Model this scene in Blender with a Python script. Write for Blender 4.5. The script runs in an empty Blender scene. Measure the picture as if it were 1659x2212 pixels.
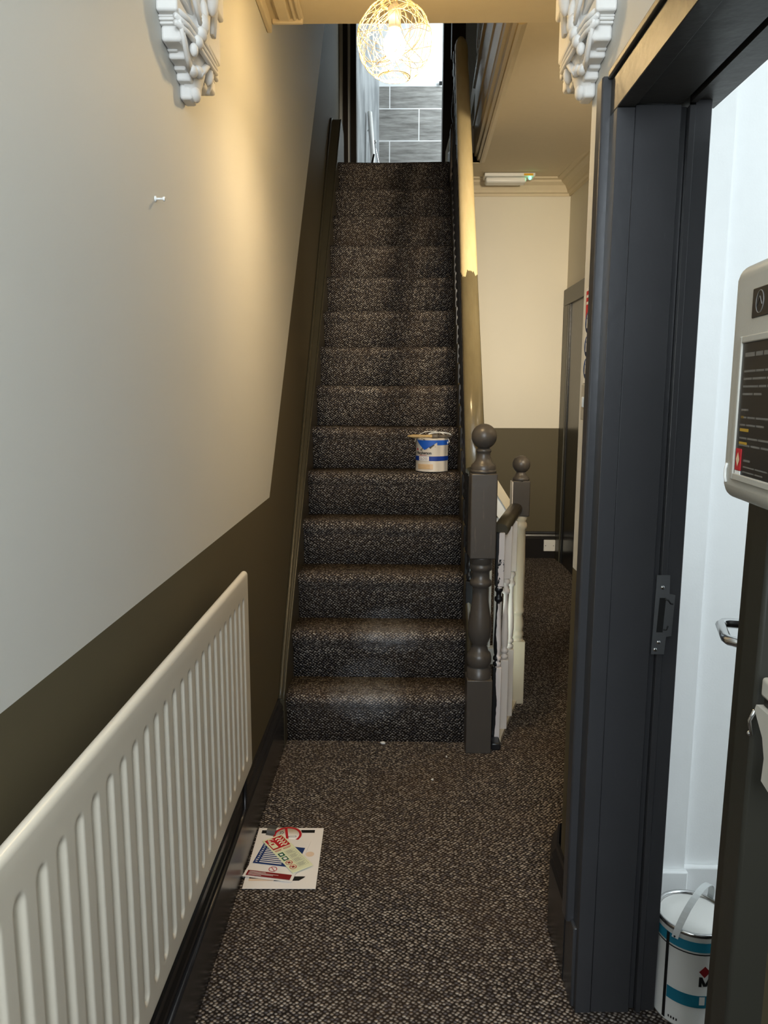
import bpy, bmesh, math, random
from mathutils import Vector, Matrix
random.seed(7)
S = bpy.context.scene
COL = S.collection

# ------------------------------------------------------------------ camera
def make_camera():
    cd = bpy.data.cameras.new('camera'); co = bpy.data.objects.new('camera', cd); COL.objects.link(co)
    R = Vector((0.99981665, 0.01886184, 0.00329995)); U = Vector((-0.00615334, 0.15328989, 0.98816211))
    F = Vector((-0.01813271, 0.98800124, -0.15337785))
    m = Matrix((R, U, -F)).transposed().to_4x4(); m.translation = (0, 0, 1.4)
    co.matrix_world = m
    cd.sensor_fit = 'VERTICAL'; cd.sensor_height = 36.0; cd.lens = 1650.0 / 2212.0 * 36.0
    cd.clip_start = 0.02
    S.camera = co
make_camera()

# ------------------------------------------------------------------ light and exposure
S.view_settings.view_transform = 'Standard'; S.view_settings.look = 'None'
S.view_settings.gamma = 1.0; S.view_settings.use_curve_mapping = False
S.view_settings.exposure = 0.0
W = bpy.data.worlds.new('world'); S.world = W; W.use_nodes = True
W.node_tree.nodes['Background'].inputs[0].default_value = (0.62, 0.75, 0.95, 1)
W.node_tree.nodes['Background'].inputs[1].default_value = 0.25

def area(name, loc, target, sx, sy, power, color, spread=180):
    l = bpy.data.lights.new(name, 'AREA'); l.shape = 'RECTANGLE'; l.size = sx; l.size_y = sy
    l.energy = power; l.color = color; l.spread = math.radians(spread)
    o = bpy.data.objects.new(name, l); COL.objects.link(o); o.location = loc
    d = Vector(target) - Vector(loc); o.rotation_euler = d.to_track_quat('-Z', 'Y').to_euler()
    return o
BULB_STRENGTH = 215.0; DOWN_LIGHT = 34.0
area('daylight_entrance', (-0.02, -1.15, 2.05), (-0.02, 2.2, 1.0), 0.8, 1.3, 62.0, (0.84, 0.93, 1.0))
area('daylight_side_room', (2.35, 0.45, 2.05), (0.9, 1.8, 2.0), 1.3, 1.1, 48.0, (0.86, 0.95, 1.0))
area('daylight_bathroom', (1.1, 6.75, 4.3), (-0.2, 7.1, 3.7), 0.8, 1.0, 33.0, (0.85, 0.95, 1.0))
area('cellar_rail_fill', (0.39, 3.12, 0.35), (0.47, 3.6, 0.6), 0.05, 0.5, 0.5, (0.85, 1.0, 0.95))  # added light hidden behind the foot newel, brightens the white rail
def point(name, loc, power, color, r):
    l = bpy.data.lights.new(name, 'POINT'); l.energy = power; l.color = color; l.shadow_soft_size = r
    o = bpy.data.objects.new(name, l); COL.objects.link(o); o.location = loc; return o
area('passage_fill', (1.05, 2.0, 2.15), (0.85, 5.76, 1.62), 0.25, 0.25, 16.0, (1.0, 0.86, 0.64), 75)  # added fill with no fixture, out of view, brightens the back wall

# ------------------------------------------------------------------ helpers
def lin(c):
    def f(v):
        v /= 255.0
        return v / 12.92 if v <= 0.04045 else ((v + 0.055) / 1.055) ** 2.4
    return (f(c[0]), f(c[1]), f(c[2]), 1.0)

def new_mat(name):
    m = bpy.data.materials.new(name); m.use_nodes = True
    nt = m.node_tree; b = nt.nodes['Principled BSDF']
    return m, nt, b

def N(nt, t, **k):
    n = nt.nodes.new(t)
    for a, v in k.items(): setattr(n, a, v)
    return n

def mathn(nt, op, a, b=None, c=None):
    n = nt.nodes.new('ShaderNodeMath'); n.operation = op
    for i, v in enumerate((a, b, c)):
        if v is None: continue
        if isinstance(v, (int, float)): n.inputs[i].default_value = v
        else: nt.links.new(v, n.inputs[i])
    return n.outputs[0]

def mixc(nt, fac, a, b):
    n = nt.nodes.new('ShaderNodeMix'); n.data_type = 'RGBA'
    for idx, v in ((0, fac), (6, a), (7, b)):
        if isinstance(v, (int, float)): n.inputs[idx].default_value = v
        elif isinstance(v, tuple): n.inputs[idx].default_value = v
        else: nt.links.new(v, n.inputs[idx])
    return n.outputs[2]

def objco(nt):
    t = nt.nodes.new('ShaderNodeTexCoord'); return t.outputs['Object']

def noise(nt, vec, scale, detail=3.0, rough=0.5):
    n = nt.nodes.new('ShaderNodeTexNoise'); n.inputs['Scale'].default_value = scale
    n.inputs['Detail'].default_value = detail; n.inputs['Roughness'].default_value = rough
    if vec is not None: nt.links.new(vec, n.inputs['Vector'])
    return n.outputs['Fac']

def bump(nt, b, h, strength, dist=0.002):
    n = nt.nodes.new('ShaderNodeBump'); n.inputs['Strength'].default_value = strength
    n.inputs['Distance'].default_value = dist
    nt.links.new(h, n.inputs['Height']); nt.links.new(n.outputs[0], b.inputs['Normal'])

def mapping(nt, vec, scale=(1, 1, 1), rot=(0, 0, 0)):
    n = nt.nodes.new('ShaderNodeMapping'); n.inputs['Scale'].default_value = scale
    n.inputs['Rotation'].default_value = rot
    nt.links.new(vec, n.inputs['Vector']); return n.outputs[0]

def ramp(nt, fac, p0, p1):
    n = nt.nodes.new('ShaderNodeMapRange'); n.inputs[1].default_value = p0; n.inputs[2].default_value = p1
    nt.links.new(fac, n.inputs[0]); return n.outputs[0]

def paint(name, rgb, rough=0.5, var=0.06, bs=0.15, nscale=60.0, spec=0.5, metal=0.0, worn=None, wornamt=0.62, stretch=(1, 1, 1)):
    """plain painted / plastic / metal surface with faint procedural unevenness and optional worn streaks"""
    m, nt, b = new_mat(name)
    co = objco(nt); c = lin(rgb)
    n1 = noise(nt, co, nscale * 0.15, 4)
    dark = tuple(v * (1 - var) for v in c[:3]) + (1,); lite = tuple(min(1, v * (1 + var)) for v in c[:3]) + (1,)
    colr = mixc(nt, n1, dark, lite)
    if worn:
        n2 = noise(nt, mapping(nt, co, stretch), 14.0, 8, 0.65)
        colr = mixc(nt, ramp(nt, n2, wornamt, wornamt + 0.16), colr, lin(worn))
    nt.links.new(colr, b.inputs['Base Color'])
    b.inputs['Roughness'].default_value = rough; b.inputs['Metallic'].default_value = metal
    b.inputs['Specular IOR Level'].default_value = spec
    if bs: bump(nt, b, noise(nt, co, nscale, 3), bs)
    return m

WHITE = (206, 205, 199); OLIVE = (92, 84, 64)

def wall_paint(name, kink=None, level=1.02, white=WHITE, cap=6.0):
    """pale wall with a dark olive dado; the dado line is level and then climbs with the stairs"""
    m, nt, b = new_mat(name); co = objco(nt)
    sep = nt.nodes.new('ShaderNodeSeparateXYZ'); nt.links.new(co, sep.inputs[0])
    if kink:
        t = mathn(nt, 'MULTIPLY', mathn(nt, 'MAXIMUM', mathn(nt, 'SUBTRACT', sep.outputs[1], kink), 0.0), 1.119)
        line = mathn(nt, 'MINIMUM', mathn(nt, 'ADD', t, level), cap)
        f = mathn(nt, 'GREATER_THAN', sep.outputs[2], line)
    else:
        f = mathn(nt, 'GREATER_THAN', sep.outputs[2], level)
    n1 = noise(nt, co, 2.2, 4)
    w = mixc(nt, n1, tuple(v * 0.95 for v in lin(white)[:3]) + (1,), lin(white))
    o = mixc(nt, n1, tuple(v * 0.9 for v in lin(OLIVE)[:3]) + (1,), lin(OLIVE))
    nt.links.new(mixc(nt, f, o, w), b.inputs['Base Color'])
    b.inputs['Roughness'].default_value = 0.62
    b.inputs['Specular IOR Level'].default_value = 0.3
    bump(nt, b, noise(nt, co, 240.0, 2), 0.10, 0.001)
    return m

def carpet_mat(name, dust=True):
    m, nt, b = new_mat(name); co = objco(nt)
    sep = nt.nodes.new('ShaderNodeSeparateXYZ'); nt.links.new(co, sep.inputs[0])
    base = nt.nodes.new('ShaderNodeUVMap').outputs[0]              # metres across and along the pile
    vec = mapping(nt, base, (1, 1.12, 1), (0, 0, math.radians(38)))
    wob = nt.nodes.new('ShaderNodeTexNoise'); wob.inputs['Scale'].default_value = 70; nt.links.new(base, wob.inputs['Vector'])
    v = nt.nodes.new('ShaderNodeTexVoronoi'); v.inputs['Scale'].default_value = 100.0; v.inputs['Randomness'].default_value = 0.42
    nt.links.new(vec, v.inputs['Vector'])
    loop = ramp(nt, v.outputs['Distance'], 0.56, 0.14)            # 1 at the crown of a loop
    csep = nt.nodes.new('ShaderNodeSeparateColor'); nt.links.new(v.outputs['Color'], csep.inputs[0])
    tone = mixc(nt, csep.outputs[0], lin((160, 147, 136)), lin((224, 212, 199)))
    tone = mixc(nt, mathn(nt, 'GREATER_THAN', csep.outputs[1], 0.93), tone, lin((226, 216, 204)))
    tone = mixc(nt, mathn(nt, 'LESS_THAN', csep.outputs[2], 0.22), tone, lin((112, 106, 106)))
    colr = mixc(nt, loop, lin((38, 33, 30)), tone)
    fine = noise(nt, base, 420.0, 3); colr = mixc(nt, mathn(nt, 'MULTIPLY', ramp(nt, fine, 0.45, 0.7), 0.28), colr, lin((40, 35, 33)))
    big = noise(nt, base, 3.0, 5)
    colr = mixc(nt, ramp(nt, big, 0.35, 0.75), colr, mixc(nt, 0.35, colr, lin((84, 66, 50))))
    if dust:
        # pale plaster dust trodden into the lowest steps
        def blob(x0, z0, rx, rz):
            dx = mathn(nt, 'DIVIDE', mathn(nt, 'SUBTRACT', sep.outputs[0], x0), rx)
            dz = mathn(nt, 'DIVIDE', mathn(nt, 'SUBTRACT', sep.outputs[2], z0), rz)
            return ramp(nt, mathn(nt, 'ADD', mathn(nt, 'MULTIPLY', dx, dx), mathn(nt, 'MULTIPLY', dz, dz)), 1.0, 0.0)
        k = mathn(nt, 'MAXIMUM', blob(-0.12, 0.185, 0.17, 0.12), blob(-0.04, 0.385, 0.16, 0.09))
        k = mathn(nt, 'MULTIPLY', mathn(nt, 'MULTIPLY', k, mathn(nt, 'GREATER_THAN', sep.outputs[2], 0.01)), ramp(nt, noise(nt, base, 16.0, 6), 0.25, 0.65))
        k = mathn(nt, 'MULTIPLY', k, mathn(nt, 'ADD', mathn(nt, 'MULTIPLY', loop, 0.6), 0.25))
        colr = mixc(nt, mathn(nt, 'MULTIPLY', k, 0.8), colr, lin((205, 206, 210)))
    nt.links.new(colr, b.inputs['Base Color'])
    b.inputs['Roughness'].default_value = 0.95; b.inputs['Specular IOR Level'].default_value = 0.1
    hh = mathn(nt, 'ADD', loop, mathn(nt, 'MULTIPLY', wob.outputs['Fac'], 0.4))
    bump(nt, b, hh, 0.9, 0.004)
    return m

def tile_mat(name):
    m, nt, b = new_mat(name); co = objco(nt)
    sep = nt.nodes.new('ShaderNodeSeparateXYZ'); nt.links.new(co, sep.inputs[0])
    z = mathn(nt, 'SUBTRACT', sep.outputs[2], 3.949 - 0.2745 * 6)
    row = mathn(nt, 'FLOOR', mathn(nt, 'DIVIDE', z, 0.2745))
    odd = mathn(nt, 'MODULO', row, 2.0)
    x = mathn(nt, 'ADD', mathn(nt, 'ADD', sep.outputs[0], 0.096 + 5.32), mathn(nt, 'MULTIPLY', odd, 0.266))
    fx = mathn(nt, 'FRACT', mathn(nt, 'DIVIDE', x, 0.532)); fz = mathn(nt, 'FRACT', mathn(nt, 'DIVIDE', z, 0.2745))
    gx = mathn(nt, 'LESS_THAN', mathn(nt, 'MINIMUM', fx, mathn(nt, 'SUBTRACT', 1.0, fx)), 0.008)
    gz = mathn(nt, 'LESS_THAN', mathn(nt, 'MINIMUM', fz, mathn(nt, 'SUBTRACT', 1.0, fz)), 0.016)
    g = mathn(nt, 'MAXIMUM', gx, gz)
    n1 = noise(nt, mapping(nt, co, (1.6, 1, 14)), 3.2, 8, 0.62)
    n2 = noise(nt, mapping(nt, co, (1, 1, 40)), 2.0, 4)
    c = mixc(nt, ramp(nt, n1, 0.32, 0.68), lin((112, 110, 106)), lin((170, 168, 164)))
    c = mixc(nt, ramp(nt, n2, 0.6, 0.8), c, lin((128, 124, 118)))
    nt.links.new(mixc(nt, g, c, lin((240, 240, 240))), b.inputs['Base Color'])
    b.inputs['Roughness'].default_value = 0.35
    return m

def streak_mat(name):
    m, nt, b = new_mat(name); co = objco(nt)
    n1 = noise(nt, mapping(nt, co, (3, 3, 0.8), (0.5, 0.3, 0)), 3.0, 7, 0.6)
    nt.links.new(mixc(nt, ramp(nt, n1, 0.35, 0.7), lin((112, 116, 118)), lin((172, 175, 176))), b.inputs['Base Color'])
    b.inputs['Roughness'].default_value = 0.4
    return m

class MB:
    """collects shapes in one bmesh; build() links them as ONE object"""
    def __init__(s): s.bm = bmesh.new(); s.mi = 0
    def _new(s, vs, fs, smooth=False):
        bv = [s.bm.verts.new(v) for v in vs]
        out = []
        for f in fs:
            try:
                g = s.bm.faces.new([bv[i] for i in f]); g.smooth = smooth; g.material_index = s.mi; out.append(g)
            except ValueError: pass
        return bv, out
    def box(s, lo, hi, bev=0.0, seg=2, mat=None):
        x0, y0, z0 = lo; x1, y1, z1 = hi
        vs = [(x0,y0,z0),(x1,y0,z0),(x1,y1,z0),(x0,y1,z0),(x0,y0,z1),(x1,y0,z1),(x1,y1,z1),(x0,y1,z1)]
        if mat is not None: vs = [tuple(mat @ Vector(v)) for v in vs]
        bv, fs = s._new(vs, [(0,3,2,1),(4,5,6,7),(0,1,5,4),(1,2,6,5),(2,3,7,6),(3,0,4,7)])
        if bev > 0:
            ed = list({e for f in fs for e in f.edges})
            r = bmesh.ops.bevel(s.bm, geom=ed, offset=bev, segments=seg, affect='EDGES', profile=0.5)
            for f in r['faces']: f.smooth = True; f.material_index = s.mi
        return s
    def prism(s, pts, axis, a, b, smooth=False):
        """pts: 2D outline; axis 0: (y,z) swept in x; 1: (x,z) in y; 2: (x,y) in z"""
        def P(p, t): return {0: (t, p[0], p[1]), 1: (p[0], t, p[1]), 2: (p[0], p[1], t)}[axis]
        n = len(pts)
        vs = [P(p, a) for p in pts] + [P(p, b) for p in pts]
        fs = [tuple(range(n))[::-1], tuple(range(n, 2*n))] + [(i, (i+1) % n, n+(i+1) % n, n+i) for i in range(n)]
        _, fl = s._new(vs, fs)
        if smooth:
            for f in fl[2:]: f.smooth = True
        return s
    def sweep(s, pts, path, close=True):
        """pts: outline as offsets (right, up) placed at each path frame (origin, right, up)"""
        n = len(pts); vs = []
        for o, r, u in path:
            o = Vector(o); r = Vector(r); u = Vector(u)
            vs += [tuple(o + r*p[0] + u*p[1]) for p in pts]
        fs = []
        for k in range(len(path)-1):
            for i in range(n if close else n-1):
                j = (i+1) % n
                fs.append((k*n+i, k*n+j, (k+1)*n+j, (k+1)*n+i))
        if close:
            fs.append(tuple(range(n))[::-1]); fs.append(tuple(range((len(path)-1)*n, len(path)*n)))
        s._new(vs, fs); return s
    def lathe(s, prof, c=(0,0,0), seg=20, mat=None, caps=True):
        vs = []; fs = []; m = len(prof)
        for r, z in prof:
            for k in range(seg):
                a = 2*math.pi*k/seg
                v = Vector((r*math.cos(a), r*math.sin(a), z))
                v = (mat @ v) if mat is not None else v + Vector(c)
                vs.append(tuple(v))
        for i in range(m-1):
            for k in range(seg):
                j = (k+1) % seg
                fs.append((i*seg+k, i*seg+j, (i+1)*seg+j, (i+1)*seg+k))
        if caps:
            fs.append(tuple(range(seg))[::-1]); fs.append(tuple(range((m-1)*seg, m*seg)))
        s._new(vs, fs, True); return s
    def ball(s, c, r, seg=20, rings=12, sc=(1,1,1), rot=None):
        M = Matrix.Translation(c) @ (rot.to_4x4() if rot is not None else Matrix.Identity(4)) @ Matrix.Diagonal((sc[0], sc[1], sc[2], 1))
        prof = [(max(1e-5, r*math.sin(math.pi*i/rings)), -r*math.cos(math.pi*i/rings)) for i in range(rings+1)]
        return s.lathe(prof, seg=seg, mat=M, caps=False)
    def tube(s, pts, r, seg=8, cyc=False, rr=None):
        P = [Vector(p) for p in pts]; n = len(P); vs = []; fs = []
        t0 = (P[1]-P[0]).normalized(); up = Vector((0,0,1)) if abs(t0.z) < .9 else Vector((1,0,0))
        nrm = t0.cross(up).normalized()
        for i in range(n):
            if cyc: t = (P[(i+1) % n]-P[i-1]).normalized()
            else: t = (P[min(i+1,n-1)]-P[max(i-1,0)]).normalized()
            nrm = (nrm - t*nrm.dot(t)).normalized(); bi = t.cross(nrm)
            q = rr[i] if rr else r
            for k in range(seg):
                a = 2*math.pi*k/seg
                vs.append(tuple(P[i]+nrm*math.cos(a)*q+bi*math.sin(a)*q))
        for i in range(n if cyc else n-1):
            j = (i+1) % n
            for k in range(seg):
                l = (k+1) % seg
                fs.append((i*seg+k, i*seg+l, j*seg+l, j*seg+k))
        if not cyc: fs.append(tuple(range(seg))[::-1]); fs.append(tuple(range((n-1)*seg, n*seg)))
        s._new(vs, fs, True); return s
    def uv_xy(s, vmap=None):
        """metric UVs: u = x, v = y or a length looked up per vertex"""
        lay = s.bm.loops.layers.uv.new('UVMap')
        for f in s.bm.faces:
            for l in f.loops: l[lay].uv = (l.vert.co.x, vmap(l.vert) if vmap else l.vert.co.y)
        return s
    def quad(s, *p):
        s._new(p, [tuple(range(len(p)))]); return s
    def build(s, name, mats, parent=None, loc=None):
        me = bpy.data.meshes.new(name)
        bmesh.ops.recalc_face_normals(s.bm, faces=s.bm.faces)
        s.bm.to_mesh(me); s.bm.free()
        for m in (mats if isinstance(mats, (list, tuple)) else [mats]): me.materials.append(m)
        o = bpy.data.objects.new(name, me); COL.objects.link(o)
        if loc is not None: o.location = loc
        if parent is not None:
            o.parent = parent
        return o

def thing(name, label, cat, loc=(0,0,0), rotz=0.0, group=None):
    o = bpy.data.objects.new(name, None); COL.objects.link(o); o.location = loc; o.rotation_euler = (0,0,rotz)
    o.empty_display_size = 0.05
    o['label'] = label; o['category'] = cat
    if group: o['group'] = group
    return o
def tag(o, label, cat, group=None):
    o['label'] = label; o['category'] = cat
    if group: o['group'] = group
    return o
def struct(o): o['kind'] = 'structure'; return o

def text_polys(txt, size, bold=0.0):
    """flat lettering as (verts, faces) in the XY plane, origin at lower left"""
    cu = bpy.data.curves.new('lettering', 'FONT'); cu.body = txt; cu.size = size; cu.offset = bold; cu.resolution_u = 3
    ob = bpy.data.objects.new('lettering', cu); COL.objects.link(ob)
    dg = bpy.context.evaluated_depsgraph_get(); dg.update()
    me = bpy.data.meshes.new_from_object(ob.evaluated_get(dg))
    tb = bmesh.new(); tb.from_mesh(me); bmesh.ops.triangulate(tb, faces=tb.faces, quad_method='BEAUTY', ngon_method='EAR_CLIP')
    for _ in range(5):                                             # short edges, so lettering can bend round a can
        ed = [e for e in tb.edges if e.calc_length() > 0.004]
        if not ed: break
        bmesh.ops.subdivide_edges(tb, edges=ed, cuts=1); bmesh.ops.triangulate(tb, faces=tb.faces)
    tb.verts.index_update(); vs = [tuple(v.co) for v in tb.verts]; fs = [tuple(v.index for v in f.verts) for f in tb.faces]; tb.free()
    bpy.data.objects.remove(ob); bpy.data.curves.remove(cu); bpy.data.meshes.remove(me)
    return vs, fs
def put_text(mb, txt, size, fn, bold=0.0, center=False):
    vs, fs = text_polys(txt, size, bold)
    if center and vs:
        w = max(v[0] for v in vs); vs = [(v[0]-w/2, v[1], 0) for v in vs]
    mb._new([fn(v[0], v[1]) for v in vs], fs)

# ------------------------------------------------------------------ materials
M = {}
M['wall_left'] = wall_paint('pale wall with stepped olive dado', 2.761, 1.023)
M['wall'] = wall_paint('pale wall with olive dado', None, 0.985)
M['wall_back'] = wall_paint('pale wall with level olive dado', None, 1.147, white=(228, 221, 204))
M['ceiling'] = paint('matt ceiling paint', (214, 200, 172), 0.8, 0.03, 0.1, 200)
M['white_wall'] = paint('cool white wall paint', (236, 238, 238), 0.7, 0.02, 0.08, 200)
M['upper'] = paint('upstairs wall paint darkened as shade', (120, 112, 100), 0.8)  # shade of the unlit upper floor put into the wall colour
M['carpet'] = carpet_mat('dark flecked loop carpet')
M['trim'] = paint('charcoal gloss paint', (58, 58, 60), 0.30, 0.12, 0.25, 40, 0.5, worn=(100, 100, 100), wornamt=0.66, stretch=(4, 4, 0.35))
M['trim_dark'] = paint('black gloss paint', (34, 35, 38), 0.28, 0.1, 0.15, 40)
M['skirt'] = paint('black skirting paint', (36, 34, 34), 0.26, 0.1, 0.2, 30, worn=(60, 58, 54), wornamt=0.7, stretch=(1, 1, 6))
M['newel'] = paint('worn brown black newel paint', (74, 69, 64), 0.36, 0.12, 0.2, 40, worn=(112, 100, 88), wornamt=0.62, stretch=(5, 5, 0.5))
M['olive_gloss'] = paint('olive gloss paint', (70, 64, 49), 0.34, 0.1, 0.2, 40, worn=(128, 110, 82), wornamt=0.68, stretch=(2, 0.6, 0.6))
M['cream'] = paint('aged cream gloss paint', (218, 204, 176), 0.3, 0.05, 0.15, 60)
M['cream_white'] = paint('off white gloss paint', (226, 218, 206), 0.35, 0.05, 0.15, 60)
M['plaster'] = paint('white plaster', (226, 224, 220), 0.75, 0.03, 0.35, 90)
M['radiator'] = paint('white enamel', (216, 208, 192), 0.3, 0.02, 0.05, 100)
M['tile'] = tile_mat('grey stone effect wall tiles'); M['streak'] = streak_mat('grey streaked wall panel')  # side panel: slanting streaks between two greys
M['dark_wood'] = paint('dark brown stained wood', (44, 34, 26), 0.4, 0.2, 0.2, 50)
M['chrome'] = paint('brushed chrome', (205, 205, 205), 0.2, 0.03, 0.0, 60, metal=1.0)
M['steel'] = paint('dull zinc plate', (150, 152, 154), 0.4, 0.1, 0.1, 60, metal=0.9)
M['white_plastic'] = paint('white plastic', (232, 232, 228), 0.35, 0.02, 0.0)
M['grey_plastic'] = paint('warm grey plastic', (176, 173, 164), 0.42, 0.02, 0.08, 300)
M['black_plastic'] = paint('black plastic', (26, 26, 26), 0.35, 0.05, 0.0)
M['paper'] = paint('white card', (242, 236, 230), 0.55, 0.01, 0.0)
M['gold_wire'] = paint('brass wire', (248, 228, 184), 0.3, 0.04, 0.0, metal=0.35)
def flat(name, rgb, rough=0.5): M[name] = paint(name + ' print', rgb, rough, 0.02, 0.0); return M[name]
flat('red', (186, 26, 38)); flat('blue', (28, 66, 132)); flat('navy', (30, 56, 110)); flat('black', (22, 22, 22)); flat('green', (30, 92, 64))
flat('grey_print', (104, 102, 98)); flat('yellow', (222, 168, 20)); flat('lime', (232, 234, 196)); flat('teal', (26, 120, 146)); flat('skin', (232, 206, 180))
flat('can_blue', (22, 88, 190)); flat('can_band', (12, 56, 150)); flat('ochre', (176, 140, 40)); flat('maroon', (130, 24, 28)); flat('peach', (226, 196, 160))
def glow(name, rgb, s):
    m, nt, b = new_mat(name); b.inputs['Base Color'].default_value = (0.9, 0.9, 0.9, 1)
    b.inputs['Emission Color'].default_value = rgb; b.inputs['Emission Strength'].default_value = s; return m
M['bulb'] = glow('lit warm bulb', (1.0, 0.69, 0.30, 1), BULB_STRENGTH)
M['led'] = glow('lit green diode', (0.05, 1.0, 0.45, 1), 5.0)
M['fascia'] = paint('aged tan gloss paint', (176, 158, 122), 0.34, 0.06, 0.25, 40, worn=(140, 122, 92), wornamt=0.66, stretch=(3, 0.5, 3))
M['trim_near'] = paint('dark olive black paint', (40, 39, 33), 0.4, 0.1, 0.15, 40)
M['trim_head'] = paint('fresh dark gloss paint', (46, 43, 38), 0.45, 0.1, 0.9, 22, 0.48)
M['olive_trim'] = paint('dark olive trim paint', (76, 74, 64), 0.4, 0.08, 0.1, 40)

# ================================================================== SETTING
XL = -0.47; XR = 0.425; XP = 1.22; YB = 5.76
def fz(y): return 0.16 * min(1.0, max(0.0, (y - 3.3) / 2.0))       # the passage floor climbs a little

# floors
b = MB()
b.box((-0.60, -1.4, -0.12), (2.7, 2.93, 0.0))
b.box((-0.60, 2.93, -0.12), (0.36, 5.80, -0.004))
prof = [(2.93, -0.12), (2.93, 0.0), (3.3, 0.0), (3.8, fz(3.8)), (4.4, fz(4.4)), (5.0, fz(5.0)), (5.3, 0.16), (5.9, 0.16), (5.9, -0.12)]
b.prism(prof, 0, 0.36, 1.35)
b.uv_xy()
struct(b.build('floor', M['carpet']))
b = MB(); b.box((-0.57, 5.43, 2.74), (0.33, 7.6, 2.884)); b.box((0.33, 6.32, 2.74), (1.4, 7.6, 2.884))
struct(b.build('floor', paint('bathroom floor vinyl', (120, 118, 114), 0.5)))

# left wall, one run from the front door to the half landing
b = MB(); b.box((-0.60, -1.4, 0.0), (XL, 6.3, 5.3)); struct(b.build('wall_left', M['wall_left']))
# right wall of the entrance with the doorway in it
b = MB()
b.prism([(XR, 1.60), (XR, 1.82), (0.45, 1.92), (0.50, 1.95), (0.60, 1.95), (0.60, 1.60)], 2, 0.0, 3.0)
b.box((XR, -1.4, 0.0), (0.60, 0.845, 3.0)); b.box((XR, 0.845, 2.0), (0.60, 1.60, 3.0))
struct(b.build('wall_right', M['wall']))
b = MB(); b.box((0.60, 1.82, 0.0), (2.7, 1.95, 3.0)); struct(b.build('wall_partition', M['white_wall']))
b = MB(); b.box((0.601, 1.80, 0.0), (0.735, 1.82, 2.98)); struct(b.build('wall_pier', M['white_wall']))
b = MB(); b.box((2.6, -1.4, 0.0), (2.7, 1.82, 3.0)); b.box((0.60, -1.4, 0.0), (2.6, -1.3, 3.0)); struct(b.build('wall_side_room', M['white_wall']))
b = MB(); b.box((XP, 1.95, 0.0), (1.35, YB, 3.0)); struct(b.build('wall_passage', M['wall_back']))
b = MB(); b.box((0.30, YB, 0.0), (1.35, 5.9, 3.0)); struct(b.build('wall_back', M['wall_back']))

# ceilings
def zc(y): return 2.70 + 0.0737 * (y - 2.95)
b = MB()
b.box((-0.60, 1.95, 2.70), (1.35, 2.95, 2.98))
def slab(x0a, x0b, x1, ya, yb):
    vs = [(x0a,ya,zc(ya)),(x1,ya,zc(ya)),(x1,yb,zc(yb)),(x0b,yb,zc(yb))]
    vs += [(x,y,z+0.22) for x,y,z in vs]
    b._new(vs, [(0,3,2,1),(4,5,6,7),(0,1,5,4),(1,2,6,5),(2,3,7,6),(3,0,4,7)])
slab(0.425, 0.519, 1.35, 2.95, 5.19); slab(0.33, 0.33, 1.35, 5.19, 5.90)
struct(b.build('ceiling', M['ceiling']))
b = MB(); b.box((-0.60, -1.4, 2.90), (0.60, 1.58, 3.0)); b.box((0.60, -1.4, 2.90), (2.7, 1.95, 3.0)); struct(b.build('ceiling', M['white_wall']))
b = MB(); b.box((XL, 1.58, 2.42), (XR, 1.95, 3.0), 0.01); struct(b.build('trim_1', M['plaster']))      # beam carried by the corbels
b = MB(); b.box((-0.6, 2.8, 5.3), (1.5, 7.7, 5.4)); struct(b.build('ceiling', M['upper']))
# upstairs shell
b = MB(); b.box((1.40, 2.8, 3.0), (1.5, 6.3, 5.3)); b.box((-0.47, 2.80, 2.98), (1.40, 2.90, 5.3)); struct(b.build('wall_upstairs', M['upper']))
b = MB(); b.box((-0.60, 6.3, 2.884), (-0.385, 6.40, 5.3)); b.box((0.37, 6.3, 2.884), (1.5, 6.40, 5.3)); b.box((-0.385, 6.3, 4.93), (0.37, 6.40, 5.3))
struct(b.build('wall_landing', M['white_wall']))
b = MB(); b.box((-0.6, 7.40, 2.884), (1.5, 7.5, 4.137)); struct(b.build('wall_bathroom_tiled', M['tile']))
b = MB(); b.box((-0.6, 7.402, 4.137), (1.5, 7.5, 5.3)); b.box((1.4, 6.40, 2.884), (1.5, 7.402, 5.3)); struct(b.build('wall_bathroom_plain', M['white_wall']))
b = MB(); b.prism([(-0.37, 6.41), (-0.192, 7.40), (-0.40, 7.40), (-0.5, 6.41)], 2, 2.884, 5.3); struct(b.build('wall_bathroom_side', M['streak']))

# skirting boards
SK = [(0, 0), (0.023, 0), (0.023, 0.155), (0.019, 0.162), (0.021, 0.172), (0.017, 0.185), (0.010, 0.192), (0.008, 0.205), (0, 0.207)]
def skirting(path, name, mat, sk=SK, scale=1.0):
    """path: list of (x,y,z,nx,ny), the outline grows along n"""
    b = MB(); b.sweep([(p[0]*scale, p[1]) for p in sk], [((x,y,z),(nx,ny,0),(0,0,1)) for x,y,z,nx,ny in path]); return struct(b.build(name, mat))
skirting([(XL,-1.4,0,1,0),(XL,2.86,0,1,0)], 'baseboard_left', M['skirt'])
SK2 = [(0,0),(0.022,0),(0.022,0.19),(0.016,0.20),(0.018,0.212),(0.008,0.228),(0.006,0.24),(0,0.245)]
skirting([(XR,1.66,0,-1,0),(XR,1.845,0,-1,0.0),(0.447,1.935,0,-0.97,0.22),(0.60,1.955,0,-0.1,1)], 'baseboard_right', M['skirt'], SK2)
skirting([(0.33,YB,0.16,0,-1),(XP,YB,0.16,0,-1)], 'baseboard_back', M['skirt'], [(p[0], p[1]*0.99) for p in SK])
b = MB(); b.box((0.736, 1.802, 0), (2.6, 1.82, 0.206), 0.004); b.box((0.601, 1.782, 0), (0.74, 1.80, 0.206), 0.004); struct(b.build('baseboard_side_room', M['white_wall']))

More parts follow.
